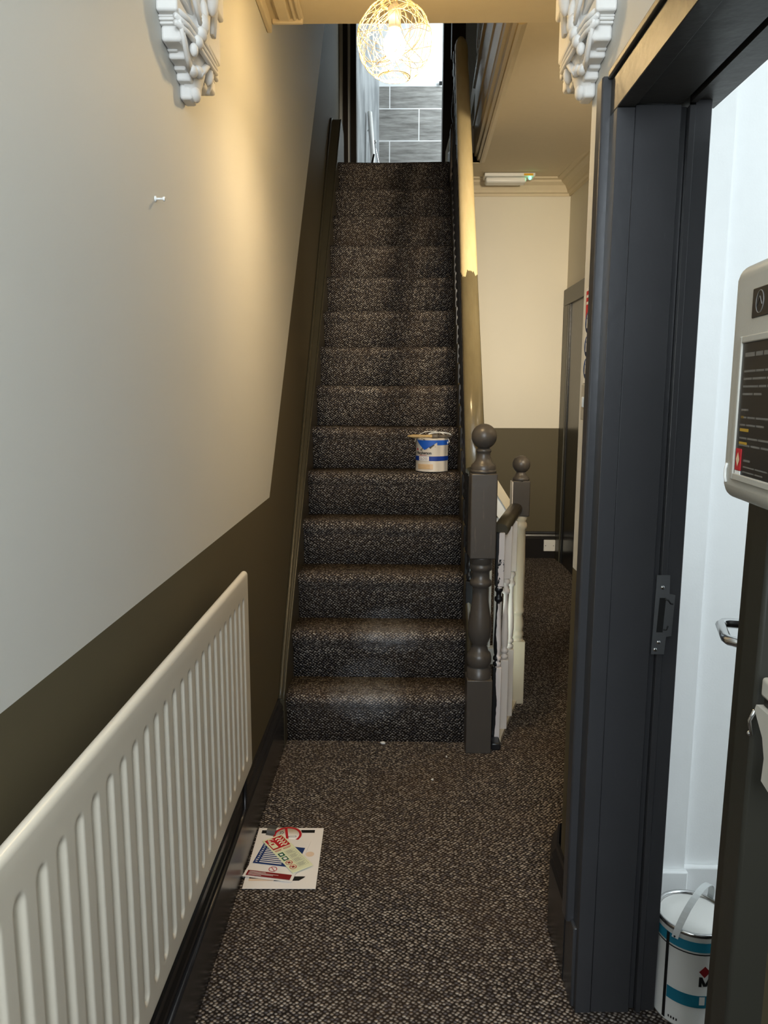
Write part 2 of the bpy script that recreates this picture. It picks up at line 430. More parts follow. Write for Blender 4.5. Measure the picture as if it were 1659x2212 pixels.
# cornices
def cornice(path, name, sc=1.0):
    pr = [(0,0),(0,-0.11),(0.012,-0.115),(0.016,-0.098),(0.03,-0.092),(0.034,-0.078),(0.052,-0.05),(0.082,-0.034),(0.088,-0.022),(0.118,-0.018),(0.122,-0.008),(0.15,-0.006),(0.15,0)]
    b = MB(); b.sweep([(p[0]*sc, p[1]*sc) for p in pr], [(o, r, (0,0,1)) for o, r in path]); return struct(b.build(name, M['ceiling']))
cornice([((0.36,YB,zc(YB)),(0,-1,0)), ((XP,YB,zc(YB)),(-1,-1,0)), ((XP,1.95,2.70+0.0*1),(-1,0,0))], 'trim_2')
# entrance cornice on the left: flat plaster bands with a mitred end
b = MB()
def band(x0, x1, drop, y0=1.95, y1=2.905): b.box((XL+x0, y0, 2.70-drop), (XL+x1, y1, 2.70), 0.004)
band(0.0, 0.13, 0.010); band(0.0, 0.018, 0.05); band(0.045, 0.085, 0.022, y1=2.88); band(0.095, 0.105, 0.018); band(0.112, 0.122, 0.016, y1=2.89)
b.box((XL+0.02, 2.888, 2.676), (XL+0.128, 2.905, 2.70), 0.004)
struct(b.build('trim_3', M['ceiling']))

# stairwell fascia beside the opening, following the ceiling
FA = Vector((0.429, 2.95, 2.70)); FB = Vector((0.522, 5.19, zc(5.19)))
fr = Vector((FB.y-FA.y, -(FB.x-FA.x), 0)).normalized()
b = MB()
pr = [(0.02, 0.0), (0.0, -0.006), (-0.012, -0.004), (-0.014, 0.008), (-0.028, 0.010), (-0.034, 0.022), (-0.030, 0.032), (-0.046, 0.036), (-0.05, 0.05), (-0.044, 0.06), (-0.052, 0.07),
      (-0.052, 0.20), (-0.060, 0.206), (-0.060, 0.222), (-0.052, 0.23), (-0.050, 0.44), (-0.064, 0.445), (-0.066, 0.462), (-0.05, 0.47), (-0.05, 0.56), (0.02, 0.56)]
b.sweep(pr, [(FA, fr, (0,0,1)), (FB, fr, (0,0,1))])
fd = (FB-FA).normalized()
FC = FB + fd*1.05
b.box((0.33, 5.19, zc(5.19)-0.006), (0.53, 5.215, zc(5.19)+0.06), 0.003)
struct(b.build('trim_4', M['fascia']))
b = MB(); b.sweep([(-0.05, 0.42), (0.03, 0.42), (0.03, 0.56), (-0.05, 0.56)], [(FB, fr, (0,0,1)), (FC, fr, (0,0,1))])
struct(b.build('trim_5', M['fascia']))

# ---------------------------------------------------------------- door casings
def door_case(name, jy, sgn):
    """leg of the side room doorway: jy = face of the jamb, sgn = +1 towards larger Y"""
    b = MB()
    def bx(x0, x1, ya, yb, z0=0.0, z1=1.94, bev=0.0015):
        a, c = sorted((jy+sgn*ya, jy+sgn*yb)); b.box((x0, a, z0), (x1, c, z1), bev, 1)
    bx(0.412, 0.447, 0.0, 0.055, 0.0, 1.9395)       # architrave, flat part
    bx(0.394, 0.447, 0.050, 0.092, 0.19, 2.014, 0.004)   # raised outer bead
    bx(0.405, 0.43, 0.018, 0.10, 0.0, 0.20, 0.003)  # plinth block
    bx(0.4475, 0.535, 0.003, 0.045, 0, 1.945)       # lining
    bx(0.535, 0.55, 0.016, 0.045, 0, 1.945); bx(0.55, 0.563, 0.004, 0.045, 0, 1.945); bx(0.563, 0.5955, 0.010, 0.04, 0, 1.97)
    return b
b = door_case('leg', 1.56, 1); struct(b.build('trim_6', M['trim']))
b = door_case('leg', 0.885, -1)
for v in b.bm.verts: v.co.x -= max(0.0, 1.16-v.co.z)*0.014          # the old frame leans a little
struct(b.build('trim_7', M['trim_near']))
b = MB()
b.box((0.412, 0.83, 1.94), (0.447, 1.615, 2.005), 0.0015, 1); b.box((0.404, 0.793, 2.006), (0.447, 1.609, 2.022), 0.004, 2)
b.box((0.4475, 0.885, 1.945), (0.535, 1.56, 1.99)); b.box((0.535, 0.885, 1.96), (0.55, 1.56, 2.0)); b.box((0.55, 0.885, 1.947), (0.563, 1.56, 2.0)); b.box((0.563, 0.83, 1.955), (0.615, 1.615, 2.02))
struct(b.build('trim_8', M['trim_head']))

# passage door at the back right
b = MB()
b.box((XP-0.022, 5.60, 0.16), (XP, 5.745, 2.029), 0.004); b.box((XP-0.022, 4.75, 2.03), (XP, 5.745, 2.145), 0.004); b.box((XP-0.022, 4.75, 0.15), (XP, 4.86, 2.029), 0.004)
struct(b.build('trim_9', M['olive_trim']))
b = MB(); b.box((XP-0.006, 4.86, 0.15), (XP+0.0, 5.60, 2.03)); b.box((XP-0.014, 5.56, 0.15), (XP-0.006, 5.60, 2.03)); struct(b.build('door_2', M['trim_dark']))

# bathroom doorway
b = MB(); b.box((-0.441, 6.275, 2.884), (-0.404, 6.30, 4.98), 0.003); b.box((-0.404, 6.285, 4.93), (0.43, 6.30, 5.0), 0.003); struct(b.build('trim_10', M['dark_wood']))
b = MB(); b.box((-0.384, 6.27, 2.884), (-0.338, 6.42, 4.93), 0.002); b.box((0.325, 6.27, 2.884), (0.43, 6.42, 4.93), 0.002); struct(b.build('trim_11', M['dark_wood']))

# side room door leaf, ajar into the room
dr = struct(bpy.data.objects.new('door_1', None)); COL.objects.link(dr); dr.location = (0.535, 0.885, 0.0)
dr.rotation_euler = (0, 0, -math.atan2(0.175, 0.60))
b = MB(); b.box((0, 0, 0.008), (0.035, 0.628, 1.93), 0.002, 1); struct(b.build('leaf', M['trim_dark'], dr))
b = MB(); b.lathe([(0.024, 0), (0.024, 0.008)], seg=20, mat=Matrix.Translation((0, 0.61, 0.95)) @ Matrix.Rotation(-math.pi/2, 4, 'Y'))
pts = [(-0.004,0.61,0.95),(-0.045,0.61,0.95),(-0.058,0.605,0.95),(-0.064,0.593,0.95),(-0.064,0.505,0.95),(-0.060,0.491,0.95),(-0.048,0.483,0.95),(-0.012,0.483,0.95)]
b.tube(pts, 0.0095, 10)
o = b.build('door_handle', M['chrome'], dr); o['kind'] = 'structure'

# ================================================================== STAIRCASE
G = 0.178; RI = 0.206; Y0 = 2.93; NST = 14
def sx(y):                                                        # carpeted width narrows slightly to the left, drifts right
    t = (y - 2.93) / 2.314
    return -0.4435 + 0.0465*t, 0.2830 + 0.034*t
stair = thing('staircase', 'steep straight staircase with dark flecked carpet climbing to the half landing', 'stairs', (0, Y0, 0))
def local(o): o.matrix_parent_inverse = Matrix.Translation((0, -Y0, 0)); return o
for i in range(NST):
    y = Y0 + i*G; z0 = i*RI; z1 = z0+RI
    pr = [(y, z0-0.015), (y-0.001, z1-0.072), (y-0.010, z1-0.058)]
    for k in range(7):
        a = math.radians(200 - k*110/6)
        pr.append((y+0.004+0.028*math.cos(a), z1-0.0285+0.0285*math.sin(a)))
    top = 0.21 if i == NST-1 else 0
    pr += [(y+G+top+0.006, z1), (y+G+top+0.006, z0-0.015)]
    b = MB()
    xa, xb = sx(y); xc, xd = sx(y+G)
    n = len(pr)
    xs = [[(xa, xb)[s]+((xc, xd)[s]-(xa, xb)[s])*((p[0]-y)/G) for p in pr] for s in (0, 1)]
    # a few columns so that the nosing can sag a little in the middle, as worn carpet does
    cols = 9; vs = []
    for c in range(cols):
        t = c/(cols-1); sag = 0.0035*math.sin(math.pi*t) + 0.0015*math.sin(5*t+i)
        for j, p in enumerate(pr):
            up = 1.0 if 2 <= j <= n-3 else 0.0
            vs.append((xs[0][j]*(1-t)+xs[1][j]*t, p[0], p[1]-sag*up))
    fs = [(c*n+j, c*n+(j+1) % n, (c+1)*n+(j+1) % n, (c+1)*n+j) for c in range(cols-1) for j in range(n)]
    fs += [tuple(range(n))[::-1], tuple(range((cols-1)*n, cols*n))]
    b._new(vs, fs)
    for f in b.bm.faces: f.smooth = len(f.verts) == 4
    arc = [0.0]
    for p, q in zip(pr, pr[1:]): arc.append(arc[-1]+math.hypot(q[0]-p[0], q[1]-p[1]))
    b.bm.verts.index_update()
    b.uv_xy(lambda v: i*0.402 + arc[v.index % n])
    local(b.build('stair_step', M['carpet'], stair))
def nos(y): return RI + 1.157*(y - (Y0 - 0.02))
# wall string: a tapering board with a beaded top, ending in a rounded drop at the half landing
def string_board(top, bot, xo, xin, name, mat):
    """top / bot: (y,z) lists of equal length; xin(y) inner face"""
    n = len(top); vs = []
    for (yt, zt), (yb, zb) in zip(top, bot):
        vs += [(xo, yt, zt), (xin(yt), yt, zt), (xin(yb), yb, zb), (xo, yb, zb)]
    fs = [(k*4+i, k*4+(i+1) % 4, (k+1)*4+(i+1) % 4, (k+1)*4+i) for k in range(n-1) for i in range(4)]
    fs += [(0,1,2,3), (n*4-4, n*4-3, n*4-2, n*4-1)]
    b = MB(); b._new(vs, fs); return b
tl = [(2.865, 0.20), (2.90, 0.235), (2.96, nos(2.96)+0.062), (3.5, nos(3.5)+0.075), (4.2, nos(4.2)+0.075), (5.0, nos(5.0)+0.075), (5.44, nos(5.44)+0.075), (5.55, 3.18), (5.60, 3.17), (5.62, 3.10)]
bl = [(2.865, 0.0), (2.90, 0.0), (2.96, 0.02), (3.5, nos(3.5)-0.22), (4.2, nos(4.2)-0.22), (5.0, nos(5.0)-0.22), (5.44, 2.886), (5.55, 2.886), (5.60, 2.886), (5.62, 2.886)]
b = string_board(tl, bl, XL, lambda y: sx(y)[0]-0.0005, 'wall_string', None)
ws = local(b.build('wall_string', M['olive_gloss'], stair))
b = MB(); pts = [(XL+0.008, y, z+0.004) for y, z in tl[:-1]]
b.tube(pts, 0.0085, 8); pts = [(sx(y)[0]-0.004, y, z-0.002) for y, z in tl]; b.tube(pts, 0.005, 8)
b.build('bead', M['olive_gloss'], ws)
# outer string and the panelled spandrel under it
ys = [2.935, 3.4, 4.0, 4.6, 5.2, 5.45]
n = len(ys); vs = []
for y in ys:
    x = sx(y)[1]+0.0005; t = min(nos(y)+0.055, 2.99)
    vs += [(x, y, t), (x+0.03, y, t), (x+0.03, y, max(0.0, min(nos(y)-0.28, 2.70))), (x, y, max(0.0, min(nos(y)-0.28, 2.70)))]
fs = [(k*4+i, k*4+(i+1) % 4, (k+1)*4+(i+1) % 4, (k+1)*4+i) for k in range(n-1) for i in range(4)] + [(0,1,2,3), (n*4-4, n*4-3, n*4-2, n*4-1)]
b = MB(); b._new(vs, fs); os_ = local(b.build('outer_string', M['olive_gloss'], stair))
b = MB(); b.tube([(sx(y)[1]+0.013, y, min(nos(y)+0.055, 2.99)+0.004) for y in ys], 0.013, 8); b.build('bead', M['olive_gloss'], os_)
b = MB(); b.prism([(3.0, 0.0), (3.0, nos(3.0)-0.281+0.01), (5.0, nos(5.0)-0.29), (5.18, 2.70), (5.75, 2.72), (5.75, 0.0)], 0, 0.322, 0.334); local(b.build('spandrel_panel', M['olive_trim'], stair))

# handrail: fresh undercoat above, old olive gloss below, with a ragged brushed edge
m, nt, pb = new_mat('handrail half painted'); co = objco(nt)
sep = nt.nodes.new('ShaderNodeSeparateXYZ'); nt.links.new(co, sep.inputs[0])
rag = noise(nt, mapping(nt, co, (70, 6, 6)), 1.0, 4)
edge = mathn(nt, 'ADD', sep.outputs[2], mathn(nt, 'MULTIPLY', rag, 0.14))
f = mathn(nt, 'GREATER_THAN', edge, 2.01)
n2 = noise(nt, mapping(nt, co, (5, 1, 1)), 8.0, 5)
nt.links.new(mixc(nt, f, mixc(nt, n2, lin((98, 88, 64)), lin((120, 109, 82))), mixc(nt, n2, lin((232, 206, 150)), lin((250, 230, 180)))), pb.inputs['Base Color'])
pb.inputs['Roughness'].default_value = 0.22; bump(nt, pb, noise(nt, mapping(nt, co, (8, 1, 1)), 14.0, 3), 0.3)
M['handrail'] = m
def rail_c(y): return 0.302 + 0.0315*(y-3.06)
def rail_z(y): return 1.10 + 1.157*(y-2.88)
half = [(-0.038,-0.030),(-0.039,-0.012),(-0.034,0.0),(-0.020,0.008),(0,0.011),(0.020,0.008),(0.034,0.0),(0.039,-0.012),(0.038,-0.030),(0.026,-0.040),(0.026,-0.055),(-0.026,-0.055),(-0.026,-0.040)]
path = []
d = Vector((0.0315, 1, 1.157)).normalized(); upv = Vector((0, -d.z, d.y)).normalized()
for y in [2.905, 3.2, 3.8, 4.4, 4.90]: path.append(((rail_c(y), y, rail_z(y)-0.008), (1,0,0), upv))
for k, y in enumerate([4.93, 4.955, 4.972]):
    s_ = (0.95, 0.82, 0.55)[k]
    path.append(((rail_c(y), y, rail_z(y)-0.008-0.002*k), (s_,0,0), upv))
b = MB(); b.sweep(half, path)
for fa in b.bm.faces: fa.smooth = len(fa.verts) == 4
local(b.build('handrail', M['handrail'], stair))
# slim dark balusters, one on each step, between outer string and handrail
def spindle(mb, zb, zt, s, sq_b, sq_t, cx=0.0, cy=0.0, seg=10, rs=1.0):
    """square blocks at both ends, a turned shaft between"""
    h = zt-zb; a = zb+sq_b; c = zt-sq_t; L = c-a
    mb.box((cx-s, cy-s, zb), (cx+s, cy+s, a), 0.0015, 1)
    mb.box((cx-s, cy-s, c), (cx+s, cy+s, zt), 0.0015, 1)
    q = [(0.55,0),(0.95,0.02),(1.0,0.035),(0.95,0.05),(0.6,0.06),(0.6,0.075),(0.92,0.085),(1.0,0.105),(0.92,0.125),(0.62,0.14),(0.80,0.17),(0.95,0.26),(0.88,0.38),(0.70,0.55),(0.55,0.72),(0.55,0.80),(0.95,0.82),(1.0,0.84),(0.95,0.86),(0.62,0.875),(0.62,0.92),(0.95,0.94),(1.0,0.955),(0.95,0.97),(0.55,1.0)]
    mb.lathe([(r*s*rs, a+t*L) for r, t in q], (cx, cy, 0), seg)
for i in range(2, 26):
    y = Y0+i*G/2+0.03
    if y > 4.93: continue
    b = MB(); spindle(b, min(nos(y)+0.052, 2.985), rail_z(y)-0.045, 0.014, 0.10, 0.14, sx(y)[1]+0.0155, y, 8)
    local(b.build('baluster', M['trim_dark'], stair))
# foot newel with ball finial
def newel_parts(prefix, parent, cx, cy, fix, mats):
    pass
b = MB(); cx, cy, s = 0.322, 2.882, 0.0495
b.box((cx-s, cy-s, 0.0), (cx+s, cy+s, 0.300), 0.003)
b.lathe([(s*0.99, 0.296), (0.047, 0.303), (0.0465, 0.338), (0.040, 0.342), (0.040, 0.346), (0.045, 0.352), (0.0485, 0.366), (0.0485, 0.382), (0.044, 0.398), (0.035, 0.406), (0.033, 0.418), (0.028, 0.428), (0.030, 0.436), (0.036, 0.446), (0.0435, 0.468), (0.0462, 0.496), (0.0445, 0.525), (0.039, 0.56), (0.033, 0.60), (0.0295, 0.64), (0.029, 0.652), (0.0305, 0.660), (0.0315, 0.664), (0.041, 0.670), (0.0425, 0.679), (0.041, 0.688), (0.0335, 0.694), (0.033, 0.72), (0.034, 0.727), (0.042, 0.732), (0.0435, 0.742), (0.042, 0.751), (0.038, 0.755), (0.042, 0.758), (0.0425, 0.776), (0.046, 0.784)], (cx, cy, 0), 28)
b.box((cx-s, cy-s, 0.781), (cx+s, cy+s, 1.106), 0.005)
nw = local(b.build('newel_post', M['newel'], stair))
# rounded shoulders of the two blocks seen as arches
b = MB()
for z, dz in ((0.285, 0.02), (1.106, 0.012)):
    b.lathe([(s*1.0, z), (s*0.99, z+dz)], (cx, cy, 0), 24) if z > 1 else None
b.lathe([(0.0465, 1.104), (0.0475, 1.118), (0.0465, 1.134), (0.043, 1.138), (0.034, 1.146), (0.0275, 1.160), (0.025, 1.175), (0.0255, 1.182), (0.0285, 1.185), (0.0285, 1.193), (0.022, 1.198)], (cx, cy, 0), 28)
b.ball((cx, cy, 1.242), 0.0475, 32, 20)
b.build('ball_finial', M['newel'], nw)
# top newel
b = MB(); cx, cy = 0.352, 5.06; s = 0.042
b.box((cx-s, cy-s, 2.70), (cx+s, cy+s, 3.02), 0.003)
b.lathe([(0.038,3.02),(0.036,3.05),(0.028,3.06),(0.035,3.09),(0.037,3.14),(0.028,3.24),(0.024,3.32),(0.036,3.34),(0.036,3.36),(0.026,3.38),(0.026,3.41),(0.036,3.42),(0.036,3.44)], (cx, cy, 0), 16)
b.box((cx-s, cy-s, 3.44), (cx+s, cy+s, 3.72), 0.004)
tn = local(b.build('newel_post', M['dark_wood'], stair))
b = MB(); b.lathe([(0.04,3.72),(0.042,3.735),(0.025,3.75),(0.022,3.77)], (cx, cy, 0), 16); b.ball((cx, cy, 3.81), 0.044, 20, 12); b.build('ball_finial', M['dark_wood'], tn)

# balustrade along the upstairs landing, its balusters seen against the dark
ub = thing('landing_balustrade', 'tan painted turned balusters along the upper landing above the fascia', 'balustrade', (0.48, 4.0, 3.2))
def ul(o): o.matrix_parent_inverse = Matrix.Translation((-0.48, -4.0, -3.2)); return o
k = 0
for j in range(17):
    t = 0.25 + j*0.145
    p = FA + fd*t + fr*(-0.012)
    z0 = p.z + 0.562
    b = MB(); spindle(b, z0, z0+0.80, 0.021, 0.10, 0.12, p.x, p.y, 10)
    ul(b.build('baluster', M['fascia'], ub))
b = MB(); P0 = FA+fd*0.1+fr*(-0.012)+Vector((0,0,1.362)); P1 = FA+fd*3.2+fr*(-0.012)+Vector((0,0,1.362))
b.sweep([(-0.03,0),(0.03,0),(0.032,0.03),(0.015,0.05),(-0.015,0.05),(-0.032,0.03)], [(P0, fr, (0,0,1)), (P1, fr, (0,0,1))]); ul(b.build('handrail', M['dark_wood'], ub))

# ================================================================== CELLAR BALUSTRADE (beside the foot newel)
def splotch(name, base, zlo):
    """off white gloss with torn black patches where the old paint shows"""
    m, nt, pb = new_mat(name); co = objco(nt)
    sep = nt.nodes.new('ShaderNodeSeparateXYZ'); nt.links.new(co, sep.inputs[0])
    n = noise(nt, mapping(nt, co, (1, 1, 0.6)), 46.0, 4, 0.6)
    n2 = noise(nt, mapping(nt, co, (1, 1, 0.25)), 30.0, 3, 0.5)
    # left half of the shaft is still black, with a torn edge
    side = mathn(nt, 'LESS_THAN', mathn(nt, 'ADD', sep.outputs[0], mathn(nt, 'MULTIPLY', mathn(nt, 'SUBTRACT', n2, 0.5), 0.028)), zlo[0])
    band = mathn(nt, 'MULTIPLY', mathn(nt, 'GREATER_THAN', sep.outputs[2], zlo[1]), mathn(nt, 'LESS_THAN', sep.outputs[2], zlo[2]))
    chips = mathn(nt, 'GREATER_THAN', n, zlo[3])
    core = mathn(nt, 'LESS_THAN', mathn(nt, 'ABSOLUTE', mathn(nt, 'SUBTRACT', sep.outputs[2], zlo[4])), zlo[5])
    dark = mathn(nt, 'MAXIMUM', mathn(nt, 'MAXIMUM', side, core), mathn(nt, 'MULTIPLY', band, chips))
    nt.links.new(mixc(nt, dark, lin(base), lin((24, 24, 26))), pb.inputs['Base Color']); pb.inputs['Roughness'].default_value = 0.4
    return m
cb = thing('cellar_balustrade', 'short cream painted balustrade with dark level handrail between two ball topped newels', 'balustrade', (0.45, 3.1, 0))
def cl(o): o.matrix_parent_inverse = Matrix.Translation((-0.45, -3.1, 0)); return o
A = Vector((0.392, 2.935, 0)); B = Vector((0.515, 3.325, 0)); dd = (B-A).normalized(); rr = Vector((dd.y, -dd.x, 0))
# dark handrail, running slightly upwards
b = MB()
pr = [(-0.027,0),(0.027,0),(0.03,0.012),(0.030,0.024),(0.022,0.036),(0.008,0.041),(-0.008,0.041),(-0.022,0.036),(-0.030,0.024),(-0.03,0.012)]
b.sweep(pr, [(A+dd*0.010+rr*0.005+Vector((0,0,0.858)), rr, (0,0,1)), (B+dd*0.0+Vector((0,0,0.885)), rr, (0,0,1))])
for fa in b.bm.faces: fa.smooth = len(fa.verts) == 4
cl(b.build('handrail', M['olive_gloss'], cb))
b = MB(); b.sweep([(-0.022,0),(0.022,0),(0.022,0.05),(-0.022,0.05)], [(A+dd*0.004+Vector((0,0,0.808)), rr, (0,0,1)), (A+dd*0.028+Vector((0,0,0.81)), rr, (0,0,1))]); cl(b.build('rail_block', M['trim'], cb))
b = MB(); b.sweep([(-0.03,0),(0.03,0),(0.03,0.018),(-0.03,0.018)], [(A+dd*0.008, rr, (0,0,1)), (B+dd*0.01, rr, (0,0,1))]); cl(b.build('base_rail', M['cream'], cb))
b = MB(); b.box((0.376, 2.86, 0.0), (0.414, 2.925, 0.03), 0.006); cl(b.build('base_block', M['trim_dark'], cb))
spots = [((0.401, 2.945, 0), 'black'), ((0.4425, 3.035, 0), 'chip'), ((0.4835, 3.165, 0), 'clean')]
for t, kind in spots:
    p = Vector(t); b = MB(); s = 0.0165
    rotm = Matrix.Rotation(-math.atan2(dd.x, dd.y), 4, 'Z')
    mb = MB(); spindle(mb, 0.018, 0.866 if kind == 'black' else 0.876, s, 0.30, 0.215, 0, 0, 14)
    if kind == 'black': mt = splotch('torn black and off white paint', (226, 216, 210), (-0.004, 0.58, 0.76, 0.56, 0.615, 0.028))
    elif kind == 'chip': mt = splotch('chipped off white paint', (226, 216, 206), (-0.03, 0.5, 0.8, 0.73, -1.0, 0.0))
    else: mt = splotch('lightly chipped off white paint', (226, 216, 204), (-0.03, 0.6, 0.8, 0.70, -1.0, 0.0))
    o = mb.build('baluster', mt, cb); o.location = (p.x, p.y, 0); cl(o)
# far newel: dark top, cream below
cx, cy, s = 0.541, 3.36, 0.037
b = MB(); b.box((cx-s, cy-s, 0.0), (cx+s, cy+s, 0.296), 0.003)
b.lathe([(s*0.98,0.294),(0.033,0.302),(0.030,0.312),(0.034,0.318),(0.034,0.33),(0.028,0.338),(0.031,0.352),(0.0335,0.366),(0.031,0.385),(0.027,0.405),(0.026,0.418),(0.032,0.424),(0.034,0.433),(0.032,0.442),(0.029,0.448),(0.0305,0.5),(0.0305,0.65),(0.0285,0.76),(0.027,0.805),(0.033,0.812),(0.0345,0.822),(0.033,0.832),(0.029,0.838),(0.029,0.846),(0.034,0.852),(0.035,0.868)], (cx, cy, 0), 24)
nn = cl(b.build('newel_post', M['cream'], cb))
b = MB(); b.box((cx-s, cy-s, 0.867), (cx+s, cy+s, 1.024), 0.004)
b.lathe([(0.037,1.02),(0.0375,1.03),(0.037,1.036),(0.028,1.042),(0.022,1.054),(0.020,1.062)], (cx, cy, 0), 24); b.ball((cx, cy, 1.094), 0.0388, 28, 16)
b.build('newel_cap', M['newel'], nn)
b = MB(); b.box((cx-s-0.004, cy-s+0.004, 0.872), (cx-s-0.0002, cy+s-0.004, 1.02), 0.001); b.build('unpainted_side', M['cream_white'], nn)
# white sloping flight rail beyond, going down to the cellar
cs = thing('cellar_stair_rail', 'bright white sloping rail with thin slats behind the small balustrade', 'balustrade', (0.45, 3.75, 0))
def cm(o): o.matrix_parent_inverse = Matrix.Translation((-0.45, -3.75, 0)); return o
def sl(x): return 1.075 - 1.55*(x-0.40)
b = MB(); b.prism([(0.345, sl(0.345)-0.03), (0.60, sl(0.60)-0.03), (0.60, sl(0.60)+0.045), (0.345, sl(0.345)+0.045)], 1, 3.74, 3.80); cm(b.build('cap_rail', M['cream'], cs))
b = MB(); b.prism([(0.345, sl(0.345)-0.13), (0.60, sl(0.60)-0.13), (0.60, sl(0.60)-0.031), (0.345, sl(0.345)-0.031)], 1, 3.75, 3.79); cm(b.build('side_board', M['white_wall'], cs))
for j in range(8):
    x = 0.355 + j*0.027
    b = MB(); b.box((x, 3.762, 0.12), (x+0.012, 3.778, sl(x+0.012)-0.131+0.004), 0.001, 1); cm(b.build('slat', M['white_wall'], cs))
b = MB(); b.box((0.345, 3.745, -0.004), (0.60, 3.795, 0.12), 0.002); cm(b.build('base_board', M['white_wall'], cs))

# ================================================================== RADIATOR
rad = thing('radiator', 'long cream single panel radiator with vertical flutes on the left wall', 'radiator', (-0.43, 1.1, 0.40))
def rl(o): o.matrix_parent_inverse = Matrix.Translation((0.43, -1.1, -0.40)); return o
ya, yb, za, zb = 0.28, 1.945, 0.402, 0.940; pitch = 0.0505
def flute(y, z):
    """depth of the pressed channels, round ended"""
    u = (y - ya - 0.033) / pitch; c = round(u); du = (u-c)*pitch
    if c < 0 or c > 31: return 0.0
    zt, zl = zb-0.058, za+0.040
    dz = max(0.0, z-(zt-0.012), (zl+0.012)-z)
    r = math.hypot(du, dz)
    wv = 0.0135
    return 0.0 if r >= wv else 0.0095*(0.5+0.5*math.cos(math.pi*r/wv))
ny = 560; zz = [za+0.006+(zb-za-0.012)*k/8 for k in range(0)]
zs = [za+0.003] + [za+0.02+0.004*k for k in range(12)] + [za+0.08+(zb-za-0.17)*k/6 for k in range(7)] + [zb-0.078+0.0035*k for k in range(12)] + [zb-0.03, zb-0.004]
zs = sorted(set(round(z, 5) for z in zs))
XF = -0.392
vs = []; fs = []
rows = [(0.0, z) for z in zs if z <= zb-0.011] + [(-0.0095*(1-math.cos(math.radians(a))), zb-0.010+0.0105*math.sin(math.radians(a))) for a in range(0, 181, 20)]
for i in range(ny+1):
    y = ya+0.004+(yb-ya-0.008)*i/ny
    for dx, z in rows: vs.append((XF + dx - flute(y, z), y, z))
m_ = len(rows)
for i in range(ny):
    for j in range(m_-1): fs.append((i*m_+j, i*m_+j+1, (i+1)*m_+j+1, (i+1)*m_+j))
b = MB(); b._new(vs, fs, True)
b.box((XF-0.019, ya+0.003, za+0.006), (XF-0.0125, yb-0.003, zb-0.012), 0.003)
rl(b.build('front_panel', M['radiator'], rad))
b = MB()
# rolled rim all round
c = [(XF-0.0088, ya, za), (XF-0.0088, yb, za), (XF-0.0088, yb, zb-0.008), (XF-0.0088, ya, zb-0.008)]
loop = []
rad_c = 0.012
for (x, y, z), (sy, sz) in zip(c, [(1,1),(-1,1),(-1,-1),(1,-1)]):
    a0 = {(1,1):180, (-1,1):270, (-1,-1):0, (1,-1):90}[(sy, sz)]
    for k in range(5):
        a = math.radians(a0 + k*22.5)
        loop.append((x, y+sy*rad_c+rad_c*math.cos(a), z+sz*rad_c+rad_c*math.sin(a)))
b.tube(loop, 0.0078, 10, True)
rl(b.build('rolled_rim', M['radiator'], rad))
b = MB(); b.box((XF-0.045, ya+0.03, za+0.03), (XF-0.0195, yb-0.03, zb-0.16)); rl(b.build('convector_fins', M['radiator'], rad))
b = MB()
for y in (0.55, 1.65):
    b = MB(); b.box((XL+0.001, y-0.02, za+0.1), (XF-0.0455, y+0.02, zb-0.2)); rl(b.build('wall_bracket', M['radiator'], rad))
b = MB()
Mx = Matrix.Translation((XF-0.028, yb+0.012, za+0.03)) @ Matrix.Rotation(-math.pi/2, 4, 'X')
b.lathe([(0.009,-0.01),(0.011,0.0),(0.011,0.014),(0.009,0.018)], seg=12, mat=Mx)
b.lathe([(0.008,-0.02),(0.011,-0.015),(0.012,0.01),(0.014,0.014),(0.0145,0.034),(0.010,0.042)], (XF-0.028, yb+0.036, za+0.032), 14)
rl(b.build('lockshield_valve', M['white_plastic'], rad))
b = MB(); b.tube([(XF-0.028,yb+0.036,za+0.015),(XF-0.030,yb+0.036,0.32),(XF-0.030,yb+0.03,0.25),(XF-0.034,yb-0.02,0.232),(XF-0.036,yb-0.10,0.222),(XF-0.036,1.2,0.218)], 0.0075, 8)
rl(b.build('pipe', M['skirt'], rad))

# screw hook left in the wall
b = MB(); Mx = Matrix.Translation((XL, 1.534, 1.768)) @ Matrix.Rotation(math.pi/2, 4, 'Y')
b.lathe([(0.0055,-0.002),(0.0055,0.002),(0.002,0.003),(0.002,0.014),(0.0042,0.016),(0.0042,0.019)], seg=10, mat=Mx)
tag(b.build('wall_plug', M['white_plastic']), 'small white plug sticking out of the bare left wall', 'wall plug')

